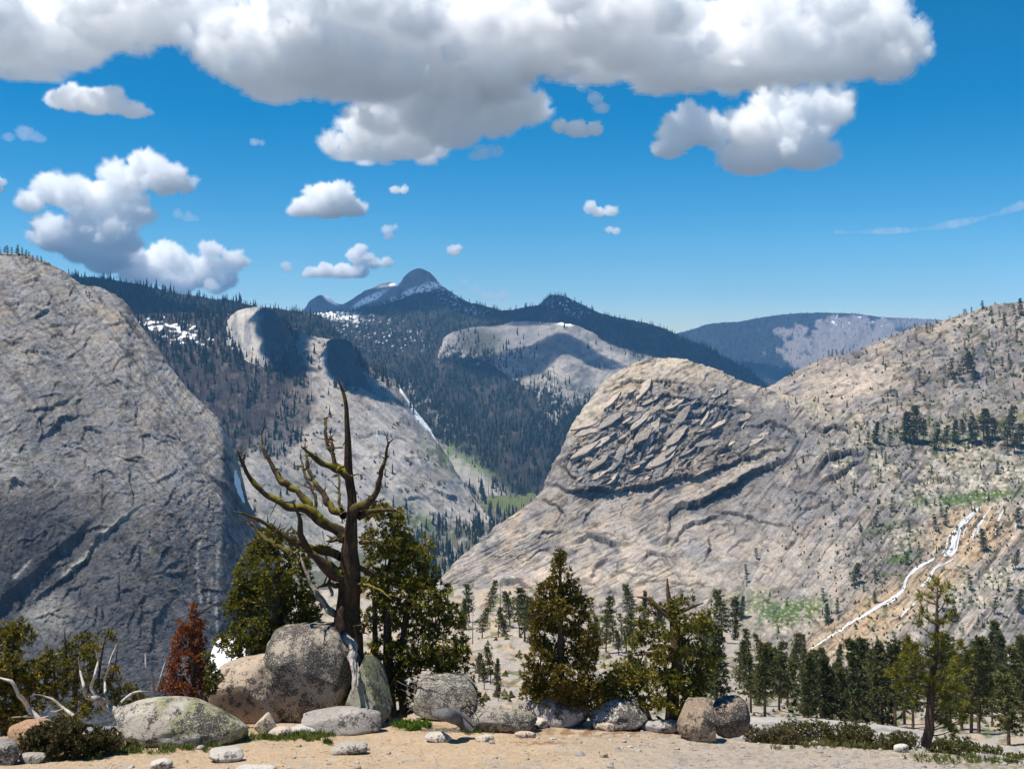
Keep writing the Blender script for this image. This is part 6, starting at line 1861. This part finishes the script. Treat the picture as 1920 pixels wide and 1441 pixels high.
leafy('juniper', 'large spreading green juniper right of the dead tree with dark inner trunks', 'juniper', (735, 1345), 31.0,
      [(745, 975, 15, 22), (720, 960, 16, 18), (695, 960, 20, 22), (740, 1015, 26, 32), (705, 1010, 24, 30), (765, 1030, 20, 28), (800, 1030, 13, 26), (722, 1060, 34, 36), (770, 1070, 30, 34), (805, 1075, 20, 30), (700, 1095, 26, 32),
       (750, 1115, 40, 36), (800, 1120, 30, 34), (840, 1120, 16, 28), (700, 1150, 22, 28), (760, 1165, 40, 34), (815, 1165, 32, 34), (850, 1160, 22, 30), (780, 1210, 46, 34), (835, 1215, 34, 34), (868, 1215, 13, 24), (720, 1215, 26, 30),
       (820, 1255, 44, 28), (770, 1255, 34, 24), (862, 1262, 24, 24), (885, 1290, 14, 20), (893, 1312, 9, 12), (740, 1260, 20, 20), (690, 1240, 14, 30), (845, 1290, 24, 16), (700, 1285, 18, 24), (730, 1298, 24, 24), (772, 1300, 26, 20), (812, 1310, 26, 16)],
      tuft=8, col=G1, hi=(0.26, 0.225, 0.026), trunks=[([(735, 1350), (728, 1250), (725, 1120), (742, 985)], [26, 20, 13, 4]), ([(756, 1350), (752, 1250), (765, 1130), (800, 1040)], [18, 15, 10, 3]), ([(705, 1350), (704, 1220), (700, 1080)], [16, 13, 5]),
                                                        ([(745, 1340), (800, 1320), (860, 1300)], [18, 12, 5]), ([(800, 1360), (812, 1290), (842, 1230)], [14, 10, 4])], seed=5)
leafy('juniper', 'tall pointed brownish green juniper standing alone above the rounded boulder', 'juniper', (1050, 1345), 28.0,
      [(1050, 1035, 9, 20), (1050, 1065, 16, 24), (1048, 1095, 22, 26), (1022, 1115, 18, 26), (1070, 1110, 20, 26), (1045, 1135, 32, 30), (1010, 1150, 20, 30), (1090, 1145, 22, 30), (1052, 1170, 42, 32), (1015, 1190, 24, 32), (1098, 1185, 24, 32),
       (1055, 1215, 46, 34), (1012, 1235, 28, 32), (1100, 1230, 22, 34), (1060, 1262, 50, 34), (1005, 1275, 26, 26), (1105, 1275, 22, 28), (1050, 1300, 54, 28), (1000, 1298, 26, 20), (1100, 1305, 30, 24)],
      tuft=8, col=(0.082, 0.070, 0.012), hi=(0.215, 0.155, 0.024), up=1.2, trunks=[([(1050, 1350), (1051, 1200), (1051, 1028)], [24, 14, 3])], seed=7, deep=0.7)
leafy('juniper', 'gnarled old juniper with a dead broken top and layered foliage left of the split boulder', 'juniper', (1262, 1362), 28.4,
      [(1268, 1135, 24, 18), (1292, 1128, 24, 16), (1320, 1148, 20, 16), (1230, 1150, 14, 10), (1290, 1160, 36, 18), (1322, 1175, 14, 14), (1225, 1190, 30, 18), (1205, 1175, 14, 10), (1290, 1195, 32, 20), (1195, 1205, 20, 12), (1240, 1222, 34, 18),
       (1300, 1228, 36, 22), (1325, 1240, 20, 20), (1200, 1240, 26, 16), (1170, 1262, 30, 20), (1230, 1262, 36, 20), (1300, 1270, 38, 22), (1150, 1285, 28, 18), (1195, 1285, 36, 20), (1255, 1295, 40, 22), (1320, 1282, 18, 18), (1130, 1300, 22, 16),
       (1170, 1308, 34, 16), (1215, 1312, 26, 14), (1300, 1305, 24, 14), (1215, 1128, 9, 7), (1200, 1140, 7, 6), (1258, 1262, 22, 16, -0.45), (1285, 1215, 20, 14, -0.45), (1245, 1300, 26, 16, -0.5), (1275, 1320, 22, 12, -0.5), (1250, 1185, 14, 10, -0.4)],
      tuft=7.5, col=G1, hi=(0.25, 0.21, 0.026), shell=0.3, deep=0.9,
      trunks=[([(1262, 1366), (1262, 1320), (1268, 1240), (1264, 1180), (1258, 1140), (1253, 1110), (1251, 1084)], [40, 28, 22, 18, 13, 8, 3]), ([(1262, 1160), (1235, 1140), (1215, 1122), (1194, 1118)], [16, 12, 8, 3]), ([(1262, 1215), (1235, 1210), (1215, 1218)], [13, 9, 4]),
              ([(1268, 1240), (1225, 1224), (1190, 1228)], [13, 8, 3]), ([(1268, 1280), (1220, 1270), (1180, 1280)], [14, 10, 4]), ([(1262, 1150), (1290, 1140), (1318, 1130)], [12, 8, 3]), ([(1250, 1362), (1240, 1350), (1232, 1342)], [14, 9, 4]),
              ([(1266, 1300), (1290, 1290), (1320, 1280)], [12, 8, 3])], seed=9, tcol=(0.12, 0.075, 0.05))
# rusty dead little tree
leafy('juniper', 'small rust red dead juniper with a slanting grey limb left of the boulders', 'juniper', (352, 1330), 27.2,
      [(362, 1145, 7, 16), (352, 1165, 14, 20), (370, 1175, 12, 20), (345, 1195, 18, 22), (368, 1205, 16, 22), (335, 1225, 18, 22), (362, 1235, 24, 24), (335, 1255, 22, 22), (375, 1255, 16, 20), (325, 1285, 24, 22), (360, 1280, 28, 22), (335, 1310, 34, 16), (375, 1300, 20, 20)],
      tuft=7, col=(0.17, 0.045, 0.014), hi=(0.34, 0.11, 0.03), up=1.0, dens=0.75, trunks=[([(362, 1340), (362, 1240), (359, 1140), (370, 1118)], [14, 9, 4, 1.5]), ([(362, 1158), (385, 1142), (412, 1127)], [6, 5, 3])], seed=11, tcol=(0.11, 0.085, 0.075))
leafy('sapling', 'small green sapling growing at the right foot of the rust red juniper', 'sapling', (395, 1310), 27.0, [(395, 1240, 8, 14), (400, 1265, 12, 18), (392, 1290, 12, 16), (408, 1270, 8, 10), (385, 1225, 6, 8)], tuft=7, col=G1, hi=G2, seed=12)
# left edge trees
leafy('juniper', 'sprawling yellow green juniper at the left border', 'juniper', (30, 1390), 30.0,
      [(28, 1185, 26, 20), (8, 1200, 22, 24), (45, 1195, 16, 18), (15, 1240, 34, 30), (60, 1260, 28, 22), (90, 1240, 14, 24), (30, 1280, 40, 26), (85, 1280, 30, 22), (8, 1310, 34, 30), (60, 1310, 30, 22), (100, 1300, 22, 20), (10, 1355, 30, 26), (45, 1345, 30, 20), (-40, 1250, 50, 60), (-30, 1330, 50, 50)],
      tuft=8, col=(0.08, 0.080, 0.014), hi=(0.26, 0.205, 0.026), dens=0.9, trunks=[([(30, 1395), (28, 1300), (24, 1190)], [20, 14, 4]), ([(104, 1320), (102, 1270), (100, 1230)], [7, 5, 2])], seed=13)
leafy('juniper', 'thin yellow green juniper with dead spikes between the left border and the rust red one', 'juniper', (160, 1370), 30.0,
      [(150, 1205, 26, 14), (130, 1225, 20, 18), (175, 1215, 22, 18), (205, 1195, 10, 10), (155, 1245, 34, 20), (215, 1265, 20, 20), (130, 1275, 26, 22), (175, 1285, 30, 20), (215, 1300, 24, 18), (150, 1320, 40, 20), (245, 1295, 16, 16), (262, 1310, 18, 14), (235, 1325, 24, 14), (120, 1240, 14, 14)],
      tuft=7.5, col=(0.085, 0.085, 0.018), hi=(0.24, 0.20, 0.030), dens=0.7, trunks=[([(140, 1370), (140, 1300), (152, 1220)], [14, 10, 4]), ([(123, 1290), (123, 1240), (121, 1184)], [9, 7, 2]), ([(185, 1270), (192, 1220), (204, 1176)], [5, 4, 1.5]), ([(200, 1300), (215, 1250), (222, 1205)], [4, 3, 1])], seed=15)
leafy('manzanita_bush', 'low dark manzanita bush with reddish inner stems at the lower left', 'bush', (125, 1420), GROUND.at(125, 1419)[0].y,
      [(80, 1385, 34, 28), (120, 1368, 40, 26), (165, 1375, 36, 24), (195, 1392, 26, 18), (110, 1400, 50, 18), (60, 1402, 24, 16), (160, 1402, 40, 14), (215, 1395, 14, 10)], tuft=6, col=(0.055, 0.060, 0.018), hi=(0.115, 0.085, 0.03), W=0.5, up=0.5, dens=1.0, seed=17, tcol=(0.11, 0.055, 0.04), spread=1.0)
for i, (lab, bx, d_, bl, c1, c2) in enumerate((
        ('dry twiggy shrub next to the split boulder', (1440, 1398), 28.5, [(1425, 1378, 26, 14), (1460, 1375, 26, 13), (1445, 1388, 40, 10)], (0.10, 0.085, 0.035), (0.17, 0.13, 0.06)),
        ('low olive shrub second along the strip from the split boulder', (1520, 1400), 28.4, [(1495, 1380, 26, 14), (1530, 1376, 30, 15), (1515, 1390, 40, 10)], (0.085, 0.08, 0.025), (0.15, 0.13, 0.045)),
        ('low grey green shrub in the middle of the strip', (1590, 1402), 28.2, [(1570, 1382, 24, 13), (1605, 1382, 30, 14), (1590, 1393, 40, 10)], (0.075, 0.075, 0.024), (0.14, 0.125, 0.04)),
        ('dark green shrub left of the lone pine trunk', (1670, 1408), 28.0, [(1645, 1390, 26, 13), (1685, 1392, 30, 14), (1665, 1400, 36, 9)], (0.055, 0.06, 0.016), (0.125, 0.115, 0.03)),
        ('green shrub right of the lone pine trunk', (1790, 1420), 27.0, [(1765, 1405, 22, 12), (1800, 1410, 34, 12)], (0.055, 0.065, 0.016), (0.13, 0.125, 0.03)),
        ('green shrub at the right border below the slab', (1880, 1432), 26.4, [(1850, 1420, 32, 11), (1895, 1426, 36, 12), (1940, 1436, 36, 12)], (0.055, 0.068, 0.016), (0.13, 0.130, 0.03)),
        ('small shrub just left of the gnarled juniper', (1140, 1330), 28.2, [(1128, 1312, 22, 16), (1150, 1318, 18, 14)], G1, G2),
        ('low dry tuft of brush at the foot of the weathered log', (815, 1368), 26.2, [(808, 1358, 18, 12), (822, 1362, 12, 8)], (0.10, 0.09, 0.03), (0.17, 0.14, 0.05)))):
    d_ = SLAB.at(bx[0], min(bx[1], 1415))[0].y if i < 6 else 29.2
    bl = [(q[0], q[1] - 4, q[2] * 1.25, q[3] * 1.35) for q in bl]
    leafy('shrub', lab, 'shrub', bx, d_, bl, tuft=6, col=c1, hi=c2, dens=1.1, seed=31 + i, W=0.3, up=0.8, part='foliage')

# the lone pine on the slab at the right
PB = P(1738, 1396, 27.0)
lp = empty('pine_tree', PB, 'tall lone pine with tufted open branches standing on the slab at right', 'pine tree')
kk = 27.0 / F
m = MB()
TR = [(1736, 1398), (1743, 1330), (1748, 1270), (1755, 1220), (1756, 1180), (1757, 1140), (1758, 1105)]
m.tube(px_line(PB, TR, 27.0), [q * kk / 2 for q in (24, 17, 13, 10, 8, 6, 3)], 12, (0.10, 0.07, 0.052), groove=0.3, rs=RT, wob=0.2)
tf = MB()
CL = [(1756, 1095), (1779, 1098), (1746, 1102), (1765, 1106), (1726, 1118), (1772, 1128), (1748, 1118), (1727, 1149), (1747, 1159), (1788, 1157), (1775, 1152), (1762, 1170), (1725, 1172), (1755, 1195), (1710, 1201), (1703, 1213), (1718, 1215), (1745, 1220),
      (1768, 1213), (1783, 1226), (1798, 1212), (1700, 1232), (1725, 1233), (1765, 1240), (1740, 1245), (1790, 1245), (1712, 1252), (1775, 1262), (1800, 1262), (1690, 1250), (1730, 1268), (1755, 1268), (1760, 1290), (1785, 1285), (1720, 1290), (1740, 1300), (1775, 1310),
      (1705, 1275), (1812, 1240), (1800, 1295), (1765, 1325), (1788, 1330), (1745, 1282), (1715, 1310), (1672, 1262), (1686, 1285), (1798, 1350), (1770, 1352), (1782, 1370), (1765, 1225), (1808, 1320)]
trk = np.array(TR, float)
for (cx_, cy_) in CL:
    dz = RT.uniform(-0.55, 0.55)
    c_ = np.array(P(cx_, cy_, 27.0 + dz) - PB)
    ty = min(1390, cy_ + RT.uniform(6, 22))
    tx = np.interp(ty, trk[::-1, 1], trk[::-1, 0])
    s_ = np.array(P(tx, ty, 27.0) - PB)
    m.tube([s_, (s_ + c_) / 2 + [0, 0, -0.04], c_], [3.2 * kk / 2, 2.4 * kk / 2, 1.4 * kk / 2], 5, (0.11, 0.08, 0.06), sub=3, rs=RT)
    n_ = 13 if cy_ > 1200 else 8
    cen = c_ + RT.normal(size=(n_, 3)) * 4.5 * kk
    out = unit(cen - s_ + np.array([0, 0, 0.12]))
    cc = np.array((0.10, 0.105, 0.018)) + RT.uniform(0, 1, (n_, 1)) * np.array((0.15, 0.12, 0.012))
    tf.tufts(cen, out, 22, 11 * kk, 0.10, cc, RT, spread=0.55)
ob('trunk', m.mesh('trunk', M_BARK), lp)
ob('needles', tf.mesh('needles', M_LEAF, False), lp)


# ------------------------------------------------------------------ bleached dead wood
def deadwood(label, lines, d, col=(0.42, 0.385, 0.35), cat='dead wood', name='dead_wood', src=None, s=1.0, dz=0.5):
    b0 = P(*(crop(lines[0][0], *src)[0][:2] if src else lines[0][0][0][:2]), d)
    e = empty(name, b0, label, cat)
    for i, (pts, wd) in enumerate(lines):
        q = crop(pts, *src) if src else pts
        q = [(p[0], p[1], (RT.uniform(-dz, dz) if j else 0) * min(1, j / 2)) for j, p in enumerate(q)]
        m_ = MB()
        m_.tube(px_line(b0, q, d), [w_ / s / 2 * d / F for w_ in wd], 8, np.array(col) * RT.uniform(0.85, 1.1), sub=6, groove=0.3, rs=RT, wob=0.22)
        ob('trunk' if i == 0 else 'branch', m_.mesh('trunk' if i == 0 else 'branch', M_WOOD), e)
    return e


CR = (0, 1000, 3.267)
deadwood('white forked dead limb curving up from the left end of the long pale boulder', [([(770, 1145), (705, 1085), (640, 1040), (590, 1008), (530, 1003), (512, 940), (490, 830), (480, 755)], [60, 56, 48, 36, 26, 20, 13, 4]),
         ([(605, 1020), (560, 940), (580, 870), (600, 780), (583, 712)], [26, 22, 19, 15, 6]), ([(680, 1065), (650, 1000), (643, 900), (668, 800), (712, 678)], [24, 20, 15, 10, 3]), ([(700, 1100), (725, 1055), (800, 985), (860, 968), (915, 972)], [24, 22, 20, 17, 10])], 26.8, src=CR, s=3.267)
deadwood('white dead log slanting out of the junipers at the lower left', [([(255, 1145), (170, 1060), (112, 975), (65, 900), (0, 882)], [36, 34, 26, 18, 8]), ([(215, 1120), (150, 1118), (75, 1125)], [16, 12, 6]), ([(250, 1130), (300, 1115)], [12, 5])], 27.5, src=CR, s=3.267)
deadwood('thin white dead branch beside the slanting log', [([(450, 1115), (380, 1060), (320, 1010), (270, 995), (205, 982)], [22, 20, 16, 10, 5]), ([(390, 1070), (350, 1085), (310, 1088)], [10, 7, 3])], 27.2, src=CR, s=3.267)
deadwood('upright white dead stem left of the rust red juniper', [([(945, 975), (935, 880), (896, 810), (889, 735)], [24, 22, 17, 5]), ([(960, 960), (985, 880), (1000, 820), (1015, 780)], [14, 11, 8, 3]), ([(840, 1090), (885, 1050), (905, 1010)], [30, 24, 10])], 27.3, src=CR, s=3.267)
deadwood('dark weathered log with pale streaks lying at the foot of the right juniper', [([(885, 1370), (862, 1352), (838, 1340), (815, 1338)], [12, 26, 28, 14]), ([(890, 1360), (868, 1340), (845, 1332)], [6, 12, 8])], 25.6, col=(0.13, 0.125, 0.125))
# brush pile under the right juniper
mbp = MB()
for i in range(150):
    a_ = np.array([RT.uniform(770, 880), RT.uniform(1262, 1335)])
    b_ = a_ + RT.normal(size=2) * np.array([22, 12])
    m0, m1 = P(a_[0], a_[1], 27.0 + RT.uniform(-.6, .4)), P(b_[0], b_[1], 27.0 + RT.uniform(-.6, .4))
    mbp.tube([tuple(m0), tuple((m0 + m1) / 2 + Vector(RT.normal(size=3) * 0.05)), tuple(m1)], [1.3 * KP / 2, 1.1 * KP / 2, 0.5 * KP / 2], 4, (0.26, 0.23, 0.19), sub=2, rs=RT)
tag(ob('brush_pile', mbp.mesh('brush_pile', M_WOOD)), 'tangle of grey dead twigs under the right juniper', 'brush pile')

# ------------------------------------------------------------------ grass and moss tufts
gm = MB()
for cx_, cy_, rx, ry, n_, cA in ((270, 1402, 75, 13, 260, (0.12, 0.15, 0.035)), (430, 1384, 70, 7, 150, (0.13, 0.16, 0.035)), (555, 1384, 60, 6, 170, (0.12, 0.16, 0.03)), (600, 1376, 30, 5, 110, (0.12, 0.17, 0.03)), (612, 1394, 11, 4, 40, (0.11, 0.14, 0.03)), (770, 1363, 38, 6, 240, (0.11, 0.19, 0.02)),
                                 (200, 1408, 60, 8, 120, (0.13, 0.15, 0.04)), (890, 1374, 34, 4, 50, (0.10, 0.12, 0.03)), (175, 1418, 40, 6, 60, (0.13, 0.15, 0.04)), (1800, 1425, 120, 8, 120, (0.12, 0.14, 0.035)), (1550, 1402, 130, 4, 70, (0.13, 0.13, 0.04)), (380, 1402, 40, 6, 60, (0.13, 0.16, 0.035)), (360, 1378, 90, 5, 120, (0.12, 0.13, 0.04))):
    for _ in range(int(n_ * 1.5)):
        a_, r_ = RT.uniform(0, 6.28), RT.uniform(0, 1) ** 0.5
        x_, y_ = cx_ + rx * r_ * math.cos(a_), cy_ + ry * r_ * math.sin(a_)
        if gnoise(np.array([x_ / 16]), np.array([y_ / 5]), 0, 77)[0] < -0.1:
            continue
        p_, k_, _ = GROUND.at(x_, y_)
        gm.tufts(np.array([tuple(p_)]), np.array([[0, 0, 1.0]]), 9, RT.uniform(7, 14) * k_, 0.14, np.array([cA]) * RT.uniform(0.7, 1.25), RT, spread=0.45)
tag(ob('grass', gm.mesh('grass', M_GRASS, False)), kind='stuff')
